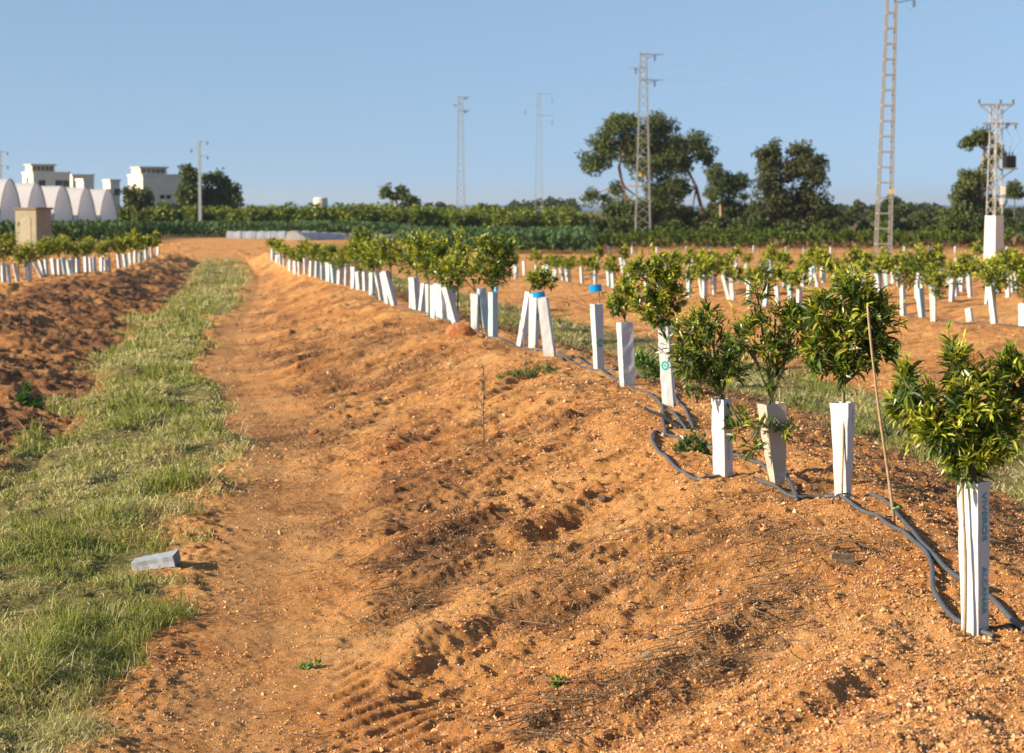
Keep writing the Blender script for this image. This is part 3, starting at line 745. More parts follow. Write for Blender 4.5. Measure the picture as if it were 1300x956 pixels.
# ------------------------------------------------------------------ the nearest citrus saplings, each grown for its own place
rngT = np.random.default_rng(21)
def lob(px, py, rx, ry, base, w=1, dy=0):
    x, Y, z0 = base; p = at(px, py, Y + dy); k = (Y + dy) / F_PX
    return ((p.x - x, dy, p.z - z0), (rx * k, (rx + ry) * .5 * k, ry * k), w)
def near_tree(T, lobes, label, **k):
    x, Y, top = T; z0 = zg(x, Y); L = [lob(*(l[:4]), (x, Y, z0), l[4], l[5] if len(l) > 5 else 0) for l in lobes]
    return citrus((x, Y, z0), L, top.z - z0 + k.pop('rise', .03), label, 'young citrus trees in the near row', rngT, lean=(top.x - x, 0), **k)
near_tree(T1, [(1158, 510, 32, 30, 1.0, .1), (1195, 540, 30, 32, .9), (1240, 500, 38, 42, 1.5), (1268, 540, 34, 38, 1.2), (1232, 580, 38, 24, 1.0), (1215, 455, 16, 30, .35), (1290, 470, 26, 34, .9, .1), (1150, 480, 12, 26, .3)],
          'largest bushy sapling at the right edge with yellow green shoots', spray=.4, shoots=380, per=10, leaf=.074, young=1.05, trunk_r=.013)
near_tree(T2, [(1075, 425, 42, 42, 1.6), (1045, 395, 26, 30, .8), (1110, 400, 30, 36, .9), (1085, 368, 26, 30, .7), (1065, 465, 32, 22, .7), (1115, 440, 22, 26, .5), (1040, 440, 18, 22, .5)],
          'tall dense dark sapling beside the slanting cane', spray=.35, shoots=310, per=9, leaf=.085, young=.6, trunk_r=.014, rise=.10)
near_tree(T3, [(985, 405, 34, 22, 1.0), (962, 372, 14, 22, .4), (1005, 435, 26, 16, .7), (982, 470, 16, 18, .3), (1012, 405, 24, 20, .8), (948, 425, 22, 26, .9), (975, 440, 22, 14, .5), (985, 545, 26, 14, .35, -.1), (955, 560, 18, 20, .35, -.15)],
          'thin open sapling with sparse drooping leaves leaning out of the soiled guard', shoots=165, per=8, leaf=.078, young=.45, spray=.5, trunk_r=.013)
near_tree(T4, [(900, 440, 46, 36, 1.5), (880, 415, 26, 24, .7), (925, 470, 24, 20, .7), (875, 455, 26, 24, .7), (890, 480, 22, 18, .5), (935, 430, 18, 22, .5), (900, 400, 14, 22, .3), (940, 535, 14, 22, .25, -.1)],
          'dark glossy sapling spreading left, its guard beside the hose loop', shoots=200, per=8, leaf=.078, young=.4, spray=.55, trunk_r=.012)
near_tree(T5, [(838, 360, 28, 30, 1.3), (822, 385, 30, 20, 1.0), (845, 340, 22, 20, .8), (858, 375, 14, 22, .6), (815, 345, 20, 18, .6), (835, 400, 22, 12, .5)],
          'round topped bushy sapling with a yellow green crest, halfway down the near row', shoots=260, per=8, leaf=.075, young=1.2, tmpl=LEAF_MID)
near_tree(T6, [(790, 375, 20, 22, 1.0), (800, 362, 16, 18, .7), (785, 385, 16, 12, .6)], 'small yellowish sapling tucked against the left of the bushy crown', shoots=90, per=8, leaf=.075, young=1.0, tmpl=LEAF_MID)
near_tree(T9, [(686, 352, 16, 14, 1.2), (697, 355, 12, 12, .8), (678, 352, 11, 12, .8)], 'small ball shaped sapling above the leaning guards', shoots=95, per=7, leaf=.07, young=.9, spray=.12, tmpl=LEAF_MID)
near_tree(T10, [(622, 330, 22, 22, 1.2), (618, 308, 18, 16, .8), (632, 345, 14, 16, .7), (608, 345, 18, 18, .8)], 'tall leafy sapling rising above the pale blue guard', shoots=150, per=7, leaf=.085, young=.55, tmpl=LEAF_MID)
near_tree(MIDT[0], [(592, 325, 20, 22, 1), (580, 340, 14, 18, .8), (585, 305, 8, 18, .4)], 'yellow tipped sapling left of the tall leafy one', shoots=100, per=7, leaf=.085, young=.9, tmpl=LEAF_MID)
# bare twig tree in guard 7
x, Y, top = T7; z0 = zg(x, Y); root = empty('citrus_tree', (x, Y, z0), 'almost leafless sapling of thin twigs, standing in the guard with the blue card', 'tree', 'young citrus trees in the near row')
b = MB(); h = top.z - z0
b.tube([(0, 0, 0), (.0, 0, h), (-.005, 0, h + .12), (.005, 0, h + .2)], [.006, .005, .004, .003], 5)
P = lambda px, py: (at(px, py, Y).x - x, 0, at(px, py, Y).z - z0)
b.tube([(0, 0, h - .1), P(750, 390), P(735, 385), P(712, 378), P(700, 376)], [.0045, .004, .0035, .003, .002], 4)
b.tube([P(745, 386), P(730, 372), P(722, 362), P(716, 352)], [.003, .0025, .002, .0015], 4)
b.obj('trunk', M['bark'], root)
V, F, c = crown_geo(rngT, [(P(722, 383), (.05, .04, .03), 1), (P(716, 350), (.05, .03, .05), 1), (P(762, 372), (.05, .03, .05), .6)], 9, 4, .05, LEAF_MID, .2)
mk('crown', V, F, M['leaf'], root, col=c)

# shared crowns for the smaller trees: mid distance, far
def proto(seed, shoots, per, leaf, tmpl, rise, young, mat='leaf', thin=.002):
    rng = np.random.default_rng(seed)
    root = empty('citrus_tree', (0, 0, -50), '', '')
    lobes = [((0, 0, rise + .24), (.27, .27, .20), 1.8)] + [((rng.uniform(-.18, .18), rng.uniform(-.14, .14), rise + rng.uniform(.08, .42)), (.17, .17, .17), .6) for _ in range(4)]
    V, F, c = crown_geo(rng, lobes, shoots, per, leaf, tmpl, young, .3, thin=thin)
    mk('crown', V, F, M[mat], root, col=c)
    b = MB(); b.tube([(0, 0, 0), (0, 0, rise), (0, 0, rise + .3)], [.012, .010, .006], 5); b.obj('trunk', M['green_bark'], root); return root
PM = [proto(40 + i, 150, 7, .08, LEAF_MID, .52, y) for i, y in enumerate((.6, .9, .5, .75))]
PF = [proto(60 + i, 64, 6, .11, LEAF_LO, .50, y, 'leaf_far', .004) for i, y in enumerate((.75, 1.0, .55, .12, .2))]
def put(x, Y, sc, label, group, far=False, jit=.0):
    p = random.choice(PF[3:] if far and Y > 130 else PF[:3] if far else PM)
    return dup(p, (x, Y, zg(x, Y)), random.uniform(0, 6.28), sc, label, group)
for i, (x, Y, top) in enumerate(MIDT[1:]):
    if i in (1, 3, 6, 9, 12): continue
    put(x + random.uniform(-.1, .1), Y, random.uniform(1.12, 1.35), 'leafy yellow green sapling in the crowded middle of the near row', 'saplings crowded along the middle of the near row')
for i, (x, Y, top) in enumerate(FART):
    put(x, Y, random.uniform(.78, .98), 'sapling merging into the leafy hedge at the distant end of the near row', 'saplings at the distant end of the near row', far=Y > 62)
for i, (x, Y, top) in enumerate(LEFT):
    if i in (1, 4, 6, 8, 11, 13, 16, 18): continue
    put(x, Y, random.uniform(.9, 1.12) if i else 1.25, 'bushy sapling in the row on the dark left bank', 'saplings on the left bank', far=Y > 62)
for r in RIGHT:
    x, Y, top, stub = r
    if stub: continue
    if (Y > 38 and random.random() < .35): continue
    lone = abs(x / Y * F_PX + CX - 1263) < 3 and Y < 40
    put(x, Y, random.uniform(.95, 1.25), 'round sapling standing alone on its guard near the right edge of the field' if lone else 'young sapling out in the right field', 'saplings in the right field', far=Y > 50)
# rows further out in the right field
for row in range(0, 12):
    Y0 = 46 + row * .5
    D = 2.5 + row * 3.5
    for k in range(21):
        Y = 44 + k * 2.1 + random.uniform(-.5, .5)
        x = float(X2(Y)) + D + random.uniform(-.2, .2)
        px = CX + F_PX * x / Y
        if px > 1330 or px < 560 or Y > 88: continue
        if random.random() < .12: continue
        z0 = zg(x, Y); ln = random.gauss(0, .05)
        o = bpy.data.objects.new('tree_guard', GB[0 if random.random() < .7 else 1][random.randrange(4)]); COL.objects.link(o); tag(o, 'white guard among the many rows across the right field', 'tree guard', 'guards in rows across the right field')
        place_guard(o, x, Y, Vector((x + ln, Y, z0 + random.uniform(.5, .64))), random.uniform(.3, 1.2), 1.05)
        if random.random() < .75:
            put(x, Y, random.uniform(.85, 1.15), 'sapling among the many rows across the right field', 'saplings in rows across the right field', far=True)
# young orchard block behind the bare strip
for row in range(2):
    for k in range(34):
        px = 765 + k * 15.5 + random.uniform(-5, 5) + row * 7; Y = 150 + row * 14 + random.uniform(-3, 3)
        x = (px - CX) / F_PX * Y
        put(x, Y, random.uniform(1.5, 2.1), 'bright green young tree in the block beyond the bare orange strip', 'young orchard trees beyond the bare strip', far=True)
        if row == 0 and k % 2 == 0:
            z0 = zg(x, Y); o = bpy.data.objects.new('tree_guard', GB[0][0]); COL.objects.link(o); tag(o, 'tiny white guard in the block beyond the bare orange strip', 'tree guard', 'guards beyond the bare strip')
            place_guard(o, x + .5, Y - 1, Vector((x + .5, Y - 1, z0 + .55)), .5, 1.2)
for p in PM + PF:
    for c in list(p.children): bpy.data.objects.remove(c)
    bpy.data.objects.remove(p)

# ------------------------------------------------------------------ canes, cards, hoses, debris in the near row
def cane(pb, pt, r, label, green=False, dY=0, name='cane'):
    x, Y = ground(*pb); Y += dY; x = ray(*pb)[0] * Y; z0 = zg(x, Y) - .04; t = at(pt[0], pt[1], Y + .02)
    b = MB(); n = 9; pts = []; rad = []
    for i in range(n):
        f = i / (n - 1); p = Vector((x, Y, z0)).lerp(t, f); p.x += .006 * math.sin(f * 5 + r * 900); pts.append(p - Vector((x, Y, z0))); rad.append(r * (1 - .35 * f) * (1.18 if i % 3 == 1 else 1))
    b.tube(pts, rad, 8); o = b.obj(name, M['cane'], smooth=True, loc=(x, Y, z0)); tag(o, label, 'cane', None)
    return o, x, Y, z0
o, x, Y, z0 = cane((1135, 673), (1101, 388), .0085, 'pale slanting bamboo cane left of the largest sapling')
b = MB(); b.tube([(-.014, -.004, .105), (0, -.012, .11), (.016, -.003, .108)], [.004, .005, .003], 5); b.tube([(0, -.011, .11), (.022, -.016, .12)], [.003, .006], 4)
o2 = b.obj('green_tie', simple('green_tape', (.12, .42, .12), .5), o)
cane((1225, 802), (1223, 590), .0065, 'thin brown cane pressed against the front of the nearest printed guard', dY=-.02)
cane((1070, 646), (1069, 460), .0055, 'short cane rising out of the tall tapering guard', dY=.02)
cane((992, 618), (990, 492), .0055, 'short dark cane poking out of the soiled guard')
cane((668, 452), (652, 338), .005, 'very thin cane leaning left beside the leaning guards')
cane((845, 520), (729, 398), .0025, 'fine twig leaning across the guards under the blue card')
cane((1245, 420), (1232, 385), .004, 'bare twig beside the stub guard in the right field')

def card(px, py, w, h, Y, label, tilt):
    p = at(px, py, Y); k = Y / F_PX
    b = MB(); n = 7
    for s_ in (0, 1):
        b.add([((i / (n - 1) - .5) * w * k, .018 * math.sin(i / (n - 1) * math.pi) * -1 + s_ * .002, zz * h * k) for i in range(n) for zz in (-.5, .5)])
    q = []
    for i in range(n - 1):
        a = i * 2; q.append((a, a + 2, a + 3, a + 1)); a2 = a + n * 2; q.append((a2, a2 + 1, a2 + 3, a2 + 2))
        q.append((a, a2, a2 + 2, a + 2)); q.append((a + 1, a + 3, a2 + 3, a2 + 1))
    b.Q.append(np.array(q))
    o = b.obj('label_card', M['blue'], loc=p); o.rotation_euler = (0, tilt, .15); tag(o, label, 'label')
    return o
card(756, 366, 16, 9, T7[1] - .02, 'blue card tied to the twig above the upright guard', -.12)
card(684, 374, 16, 7, T8[1] - .12, 'blue card at the mouth of the leaning guards', -.1)
card(630, 367, 5, 5, T10[1] - .06, 'tiny blue card above the pale blue guard', .1)

def hose(pts, label, r=.0112, lift=None, mat='hose', name='drip_hose'):
    W_ = []
    for i, (px, py) in enumerate(pts):
        x, Y = ground(px, py); l = lift[i] if lift else 0
        W_.append((x, Y, l))
    W_ = np.array(W_); n = len(W_); k = 10
    tt = np.linspace(0, n - 1, (n - 1) * k + 1); out = []
    for t in tt:
        i = min(int(t), n - 2); f = t - i
        p0, p1, p2, p3 = W_[max(i - 1, 0)], W_[i], W_[i + 1], W_[min(i + 2, n - 1)]
        out.append(.5 * ((2 * p1) + (-p0 + p2) * f + (2 * p0 - 5 * p1 + 4 * p2 - p3) * f * f + (-p0 + 3 * p1 - 3 * p2 + p3) * f ** 3))
    out = np.array(out); z = hn(out[:, 0], out[:, 1])
    zs = z.copy()
    for _ in range(14): zs[1:-1] = np.maximum(z[1:-1] * .92 + zs[1:-1] * .08, (zs[:-2] + zs[1:-1] + zs[2:]) / 3)
    P_ = np.column_stack([out[:, 0], out[:, 1], zs + r * 1.0 + out[:, 2]])
    o0 = P_[0].copy(); b = MB(); b.tube(P_ - o0, r, 10); o = b.obj(name, M[mat], smooth=True, loc=tuple(o0)); tag(o, label, 'hose', None); return o
hose([(960, 617), (985, 630), (1010, 638), (1035, 638), (1059, 641), (1085, 661), (1121, 675), (1158, 696), (1181, 721), (1186, 758), (1209, 786), (1234, 798), (1262, 806)], 'grey drip hose curving round the front of the nearest guard')
hose([(1105, 644), (1133, 662), (1158, 687), (1186, 716), (1220, 744), (1256, 769), (1288, 793), (1312, 802), (1345, 815)], 'grey drip hose passing straight behind the nearest guard')
hose([(912, 610), (890, 615), (872, 612), (858, 603), (839, 582), (828, 565), (832, 554), (846, 556), (862, 562), (885, 566), (905, 572)], 'grey hose bent into a loop left of the half hidden guard')
hose([(682, 447), (698, 456), (717, 459), (735, 466), (758, 475), (782, 483), (809, 494), (832, 505), (840, 520), (842, 540), (845, 556)], 'grey hose running down the bank in front of the middle guards')
hose([(708, 452), (731, 457), (752, 468), (784, 472), (812, 480), (842, 489), (858, 506), (868, 522), (880, 545)], 'grey hose running behind the middle guards')
hose([(845, 522), (856, 531), (871, 548)], 'short grey hose end crossing the black pipe', r=.011)
hose([(819, 529), (840, 537), (865, 546)], 'short black pipe lying beside the hose loop', r=.013, lift=[.03, .015, 0], mat='black')
hose([(931, 585), (950, 592), (972, 601), (990, 612)], 'grey hose running behind the soiled guard')
hose([(994, 612), (1002, 624), (1012, 640)], 'short pale hose coming out from the foot of the soiled guard', r=.012, lift=[.04, .02, 0])
hose([(468, 373), (486, 383), (506, 389), (531, 398), (551, 404), (576, 413), (600, 421), (628, 433), (655, 443), (682, 450)], 'long grey hose following the feet of the crowded guards', r=.012)
hose([(1190, 560), (1000, 520)], '', r=.01) if False else None
hose([(1056, 656), (1064, 646), (1078, 645), (1090, 650)], 'thin black tube curled at the foot of the tapering guard', r=.004, lift=[0, .015, .015, 0], mat='black')
hose([(1122, 671), (1130, 668), (1142, 670), (1150, 675)], 'thin black tube at the foot of the slanting cane', r=.004, lift=[0, .012, .012, 0], mat='black')
hose([(1250, 797), (1270, 800), (1288, 796)], 'thin black tube beside the nearest guard', r=.004, lift=[0, .012, .006], mat='black')
hose([(1080, 393), (1120, 398), (1160, 404), (1200, 408), (1250, 412), (1310, 418)], 'far drip hose along the first row of the right field', r=.012)

# fallen guard lying in the grass
x, Y = ground(200, 722)
V, F = guard_mesh(.17, .13, .26, 31); V[:, 0] *= .38
o = mk('fallen_tree_guard', V, F, M['film']); tag(o, 'cloudy bluish plastic guard lying flat in the grass by the track', 'tree guard')
o.matrix_world = Matrix.Translation((x - .14, Y, zg(x, Y) + .012)) @ Euler((math.radians(20), math.radians(80), math.radians(18)), 'XYZ').to_matrix().to_4x4()

def rock(px, py, r, label, mat='stone', cat='stone', flat=.7, seed=0, name='stone', dz=.3):
    x, Y = ground(px, py); rr = r * Y / F_PX; rng = np.random.default_rng(seed + int(px))
    v, f = ico(); 
    for _ in range(2):
        e = {}; nf = []; v = list(map(np.array, v))
        def midp(a, b):
            k = (min(a, b), max(a, b))
            if k not in e: m_ = v[a] + v[b]; e[k] = len(v); v.append(m_ / np.linalg.norm(m_))
            return e[k]
        for a, b_, c in f:
            ab, bc, ca = midp(a, b_), midp(b_, c), midp(c, a); nf += [(a, ab, ca), (b_, bc, ab), (c, ca, bc), (ab, bc, ca)]
        f = np.array(nf); v = np.array(v)
    n = rng.normal(size=(7, 3)); n /= np.linalg.norm(n, axis=1)[:, None]
    s_ = np.ones(len(v))
    for q in n: s_ = np.minimum(s_, rng.uniform(.6, .85) / np.maximum(v @ q, .3))
    v = v * s_[:, None] * (1 + rng.normal(0, .02, (len(v), 1))) * np.array([1.15, .9, flat]) * rr
    o = mk(name, v, f, M[mat], loc=(x, Y, zg(x, Y) + rr * flat * dz)); tag(o, label, cat)
rock(585, 428, 17, 'large brown clod of earth on the bank crest below the leaning guards', 'clod', 'clod', .8, name='soil_clod')
rock(766, 641, 6, 'small nearly black stone on the smooth part of the bank', 'dark_stone', flat=.9)
rock(883, 752, 13, 'flat pinkish stone half sunk in gravel', flat=.5)
rock(918, 778, 11, 'rusty brown stone casting a dark shadow right of the flat pinkish one', 'clod', flat=.8)
rock(930, 763, 5, 'small grey stone between the rusty stone and the hose', flat=.8)
rock(826, 823, 10, 'brown angular stone in the lower gravel', 'wood', flat=.6)
rock(828, 804, 6, 'dark stone just behind the brown angular one', 'dark_stone')
rock(664, 828, 8, 'reddish clod at the foot of the bank', 'clod', 'clod', name='soil_clod')
rock(480, 521, 6, 'dark stone on the upper slope of the bank', 'dark_stone')
rock(503, 458 + 43, 5, 'small dark stone higher on the slope', 'dark_stone')
rock(398, 552, 7, 'pale clod standing at the edge of the track', 'clod', 'clod', name='soil_clod')
rock(527, 502, 5, 'small dark stone right of its neighbour on the slope', 'dark_stone')
rock(620, 654, 9, 'red clod below the tall dead stalk', 'clod', 'clod', name='soil_clod')
rock(70, 463, 4, 'small pale stone on the dark left bank', 'stone')
rock(505, 745, 6, 'upright reddish clod among dead weeds near the track', 'clod', 'clod', name='soil_clod', flat=1.1)
# half buried plank end with its long shadow
x, Y = ground(1072, 717); b = MB(); b.box((-.045, -.02, -.05), (.045, .012, .012)); b.box((-.06, .0125, -.03), (.05, .035, .035))
o = b.obj('wood_offcut', M['wood'], loc=(x, Y, zg(x, Y))); o.rotation_euler = (.1, .06, .1); tag(o, 'dark weathered piece of wood half buried in the gravel', 'wood')

# weeds
def weed(px, py, lobes, label, n, leaf, name='weed', cols=None, stalk=False, seed=1, thin=.0012, flatc=None):
    x, Y = ground(px, py); z0 = zg(x, Y); rng = np.random.default_rng(seed)
    root = empty(name, (x, Y, z0), label, 'weed')
    L = [lob(*l[:4], (x, Y, z0), l[4]) for l in lobes]
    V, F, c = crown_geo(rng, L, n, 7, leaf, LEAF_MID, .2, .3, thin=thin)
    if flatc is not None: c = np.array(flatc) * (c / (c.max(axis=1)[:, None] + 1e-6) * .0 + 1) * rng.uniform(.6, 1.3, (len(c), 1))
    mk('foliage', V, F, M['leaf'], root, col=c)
    b = MB()
    for l in L: b.tube([(0, 0, -.02), np.array(l[0]) * .6, l[0]], [.003, .0025, .0015], 4)
    b.obj('stem', M['green_bark'], root); return root
weed(662, 484, [(645, 476, 18, 7, 1), (665, 473, 20, 9, 1.2), (690, 468, 20, 8, 1)], 'low feathery green weed on the crest of the bank', 130, .035, flatc=(.10, .17, .045), seed=3)
weed(880, 580, [(880, 562, 18, 16, 1.2), (892, 575, 12, 12, .8), (868, 572, 12, 10, .6)], 'leafy green weed inside the hose loop', 70, .05, flatc=(.085, .15, .04), seed=4)
weed(828, 485, [(820, 465, 14, 14, 1), (838, 470, 12, 12, 1), (812, 455, 8, 8, .6)], 'bright broad leaved weed behind the teal printed guard', 70, .06, flatc=(.09, .20, .03), seed=5)
weed(395, 848, [(388, 846, 10, 4, 1), (398, 842, 8, 4, 1)], 'small green seedlings on the tyre tracked soil', 14, .03, flatc=(.10, .24, .04), seed=6)
weed(405, 422, [(403, 419, 7, 4, 1), (408, 420, 5, 3, 1)], 'tiny green weed high on the slope of the bank', 30, .04, flatc=(.09, .19, .04), seed=7)
weed(710, 868, [(710, 864, 8, 4, 1)], 'bright green sprout at the bottom of the bank', 12, .03, flatc=(.12, .26, .03), seed=8)
weed(1248, 856 - 10, [(1248, 858 - 10, 3, 2, 1)], 'one leaf seedling beside the nearest guard', 3, .03, flatc=(.10, .25, .03), seed=9)
weed(35, 512, [(28, 506, 12, 7, 1), (45, 512, 14, 6, 1), (35, 496, 5, 9, .5)], 'dark green weed at the foot of the left bank', 60, .06, flatc=(.06, .16, .03), seed=10)
x, Y = ground(614, 559); z0 = zg(x, Y); root = empty('dead_stalk', (x, Y, z0), 'tall dry brown weed stalk standing alone on the bank', 'dead weed')
rng = np.random.default_rng(12); b = MB(); P = lambda px, py: (at(px, py, Y).x - x, 0, at(px, py, Y).z - z0)
b.tube([(0, 0, -.02), P(613, 520), P(615, 490), P(613, 464)], [.009, .008, .006, .003], 5)
for i in range(75):
    f = rng.uniform(.15, 1); p = np.array(P(613 + rng.uniform(-1, 1), 555 - 88 * f)); q = p + np.array([rng.normal(0, .05) * (1.3 - f), rng.normal(0, .04), rng.uniform(-.02, .07)]); b.tube([p, (p + q) / 2 + (0, 0, .005), q], [.004, .003, .002], 3)
b.obj('stem', M['wood'], root)
b = MB()
for i in range(70):
    a = rng.uniform(-.22, .22); p = np.array([a, rng.uniform(-.12, .12), .005]); q = p + rng.normal(0, .06, 3) * (1, 1, .5); q[2] = abs(q[2]) + .01; b.tube([p, (p + q) / 2 + (0, 0, .02), q], [.002, .002, .001], 3)
b.obj('fallen_twigs', M['wood'], root)

# ------------------------------------------------------------------ background: trees and shrubs
def cloud(rng, lobes, n, leaf, c0, c1, droop=.6, sub=16, shell=.75):
    """foliage as many leaf sprays gathered in small clumps over the surface of each lobe"""
    w = np.array([l[1][0] * l[1][2] for l in lobes]); w = w / w.sum()
    C = []; R = []
    for l, ww in zip(lobes, w):
        k = max(4, int(sub * (1 + 4 * ww)))
        u = unit(rng, k); cc = np.array(l[0]) + u * np.array(l[1]) * rng.uniform(.1, 1.02, (k, 1)) ; C.append(cc); R.append(np.full(k, (l[1][0] + l[1][2]) / 2) * rng.uniform(.14, .55, k))
    C = np.concatenate(C); R = np.concatenate(R)
    pr = R ** 2; pr /= pr.sum(); i = rng.choice(len(C), n, p=pr)
    u = unit(rng, n); P = C[i] + u * (R[i] * rng.uniform(.3, 1, n) ** .5)[:, None] * np.array([1, 1, .85])
    D = u * .6 + unit(rng, n) * .5 + np.array([0, 0, -droop]); U = unit(rng, n) + u * .9
    tone = rng.uniform(0, 1, len(C))[i] * .6 + rng.random(n) * .4
    col = np.array(c0) + (np.array(c1) - np.array(c0)) * tone[:, None]
    return leaves(P, D, U, leaf * rng.uniform(.6, 1.3, n), col, LEAF_LO)
rngB = np.random.default_rng(33)
def bigtree(base, Y, lobes, trunks, label, n=7000, leaf=.28, name='eucalyptus_tree', cat='tree', group=None, c0=(.028, .040, .013), c1=(.145, .175, .045), bark='euca_bark', tr=.28, droop=.6, depth=.8, sub=34):
    x = ray(*base)[0] * Y; z0 = zg(x, Y); k = Y / F_PX
    root = empty(name, (x, Y, z0), label, cat, group)
    L = []
    for (px, py, r) in lobes:
        dy = rngB.uniform(-1, 1) * r * k * depth; p = at(px, py, Y); r *= 1.22; L.append(((p.x - x, dy, p.z - z0), (r * k, r * k, r * k * .9)))
    V, F, c = cloud(rngB, L, int(n * 1.35), leaf, c0, c1, droop, sub); mk('crown', V, F, M['leaf_far'], root, col=c)
    b = MB(); pts = [(at(px, py, Y).x - x, 0, at(px, py, Y).z - z0) for px, py in trunks]; pts = [(pts[0][0], 0, -.3)] + pts
    b.tube(pts, np.linspace(tr, tr * .45, len(pts)), 7); tip = np.array(pts[-1]); midp_ = np.array(pts[len(pts) // 2])
    for l in L:
        s_ = tip if l[0][2] > tip[2] * .8 else midp_; e = np.array(l[0]); b.tube([s_, (s_ + e) / 2 + np.array([0, 0, .15]), e], [tr * .4, tr * .28, tr * .1], 5)
    b.obj('trunk', M[bark], root, smooth=True); return root
bigtree((800, 292), 215, [(755, 204, 15), (769, 183, 19), (783, 159, 15), (800, 153, 15), (800, 180, 20), (835, 162, 19), (838, 186, 21), (752, 248, 10), (768, 250, 5), (781, 238, 8), (817, 214, 18), (840, 207, 18), (838, 242, 17), (779, 266, 16), (803, 272, 18), (828, 268, 18)],
        [(800, 292), (796, 262), (790, 235), (786, 212), (790, 195)], 'broad eucalyptus with a pale leaning trunk behind the three armed pylon', 26000)
bigtree((893, 292), 222, [(862, 184, 13), (886, 180, 14), (893, 196, 12), (866, 207, 14), (862, 238, 16), (848, 262, 16), (878, 278, 14)],
        [(893, 292), (890, 262), (884, 238), (874, 218), (870, 202)], 'eucalyptus with a bare orange trunk right of the pylon', 12000)
bigtree((918, 290), 235, [(908, 218, 11), (915, 230, 12), (938, 228, 12), (930, 240, 11), (907, 246, 10), (925, 262, 12), (945, 250, 6)],
        [(916, 290), (915, 262), (918, 240)], 'smaller loose crowned eucalyptus between the two larger groups', 7000)
bigtree((990, 292), 205, [(968, 196, 10), (983, 190, 11), (976, 208, 15), (1012, 188, 9), (1022, 196, 13), (1039, 203, 10), (1010, 213, 17), (1035, 222, 13), (1021, 249, 19), (1048, 264, 13), (1007, 270, 20), (975, 232, 17), (985, 255, 20), (962, 264, 12), (1035, 275, 15), (975, 280, 14)],
        [(992, 292), (992, 250), (990, 215)], 'wide dark eucalyptus standing alone in the middle of the horizon', 22000, c0=(.028, .038, .014), c1=(.12, .125, .04))
bigtree((1240, 305), 190, [(1231, 180, 9), (1240, 172, 9), (1252, 172, 9), (1266, 190, 8), (1256, 205, 8), (1227, 226, 10), (1249, 226, 12), (1220, 246, 14), (1213, 279, 18), (1242, 262, 18), (1234, 293, 18), (1262, 255, 10)],
        [(1242, 305), (1246, 260), (1247, 215), (1250, 190)], 'tall narrow eucalyptus behind the transformer tower', 15000)
bigtree((1288, 300), 260, [(1288, 240, 8), (1281, 246, 5), (1295, 247, 5)], [(1288, 300), (1288, 262), (1288, 250)], 'small umbrella shaped pine at the right edge of the skyline', 1200, .35, name='pine_tree', droop=0, bark='bark', tr=.15)
bigtree((505, 272), 260, [(491, 239, 6), (487, 246, 5), (499, 248, 6), (509, 241, 6), (514, 248, 6), (523, 251, 5), (527, 259, 7), (517, 260, 7), (508, 134 + 102, 3)], [(505, 272), (504, 260), (502, 250)], 'small wispy tree alone above the orchard', 1500, .38)
bigtree((245, 275), 250, [(240, 217, 8), (241, 230, 10), (241, 246, 12), (240, 258, 10)], [(243, 275), (243, 250), (242, 230)], 'tall dark tree just left of the slim pole', 3000, .42, bark='bark')
bigtree((280, 275), 252, [(262, 226, 6), (260, 244, 10), (276, 224, 8), (284, 232, 9), (290, 241, 11), (295, 253, 11), (272, 252, 12), (283, 258, 12), (256, 257, 9)], [(278, 275), (276, 250), (276, 235)], 'rounded dark tree just right of the slim pole', 5000, .42, bark='bark')
bigtree((176, 275), 235, [(163, 243, 7), (174, 250, 11), (184, 248, 9), (171, 260, 10), (186, 261, 8)], [(176, 275), (176, 255)], 'dark round bush in front of the right white building', 2500, .4, name='shrub', bark='bark', tr=.15)

SG = 'shrubs and low trees on the skyline'
def shrub(px, py, r, Y, label, n=900, c0=(.03, .045, .015), c1=(.11, .13, .04), leaf=.4, name='shrub'):
    base = max(py + r, HOR + 6)
    bigtree((px, base), Y, [(px, py, r), (px - r * .6, py + r * .4, r * .7), (px + r * .6, py + r * .35, r * .7), (px + r * .2, py - r * .3, r * .6)], [(px, base), (px, py + r * .5), (px, py)], label, n, leaf, name=name, group=SG, c0=c0, c1=c1, bark='bark', tr=.12, droop=.2, sub=6)
for i, (px, py, r, Y) in enumerate([(950, 285, 10, 185), (965, 290, 11, 180), (985, 292, 11, 182), (1048, 290, 10, 190), (1066, 286, 9, 215), (915, 290, 10, 190), (898, 294, 8, 185), (862, 292, 9, 188), (938, 293, 9, 186), (845, 290, 9, 190), (820, 292, 8, 195), (783, 290, 9, 195), (762, 286, 7, 205), (1020, 293, 10, 184), (1005, 294, 9, 182), (905, 268, 12, 240), (922, 272, 12, 238), (945, 270, 12, 236), (870, 272, 12, 236), (850, 275, 11, 238), (816, 276, 12, 232), (792, 278, 10, 232), (1062, 276, 9, 240)]):
    shrub(px, py, r, Y, 'dense low shrub at the feet of the eucalyptus trees', 1100)
for (px, py, r, Y) in [(1087, 262, 7, 330), (1132, 257, 8, 300), (1150, 267, 8, 290), (1112, 272, 8, 280), (1170, 274, 8, 270), (1190, 275, 8, 280), (1160, 285, 9, 230), (1180, 291, 9, 215), (1143, 290, 10, 210), (1120, 291, 9, 205), (1098, 290, 9, 205), (1076, 275, 8, 260), (1200, 290, 9, 210), (1285, 285, 9, 240), (1300, 292, 9, 230), (1310, 276, 9, 260), (1275, 270, 7, 280), (1130, 276, 9, 250)]:
    shrub(px, py, r, Y, 'bushy green tree low on the right skyline', 900)
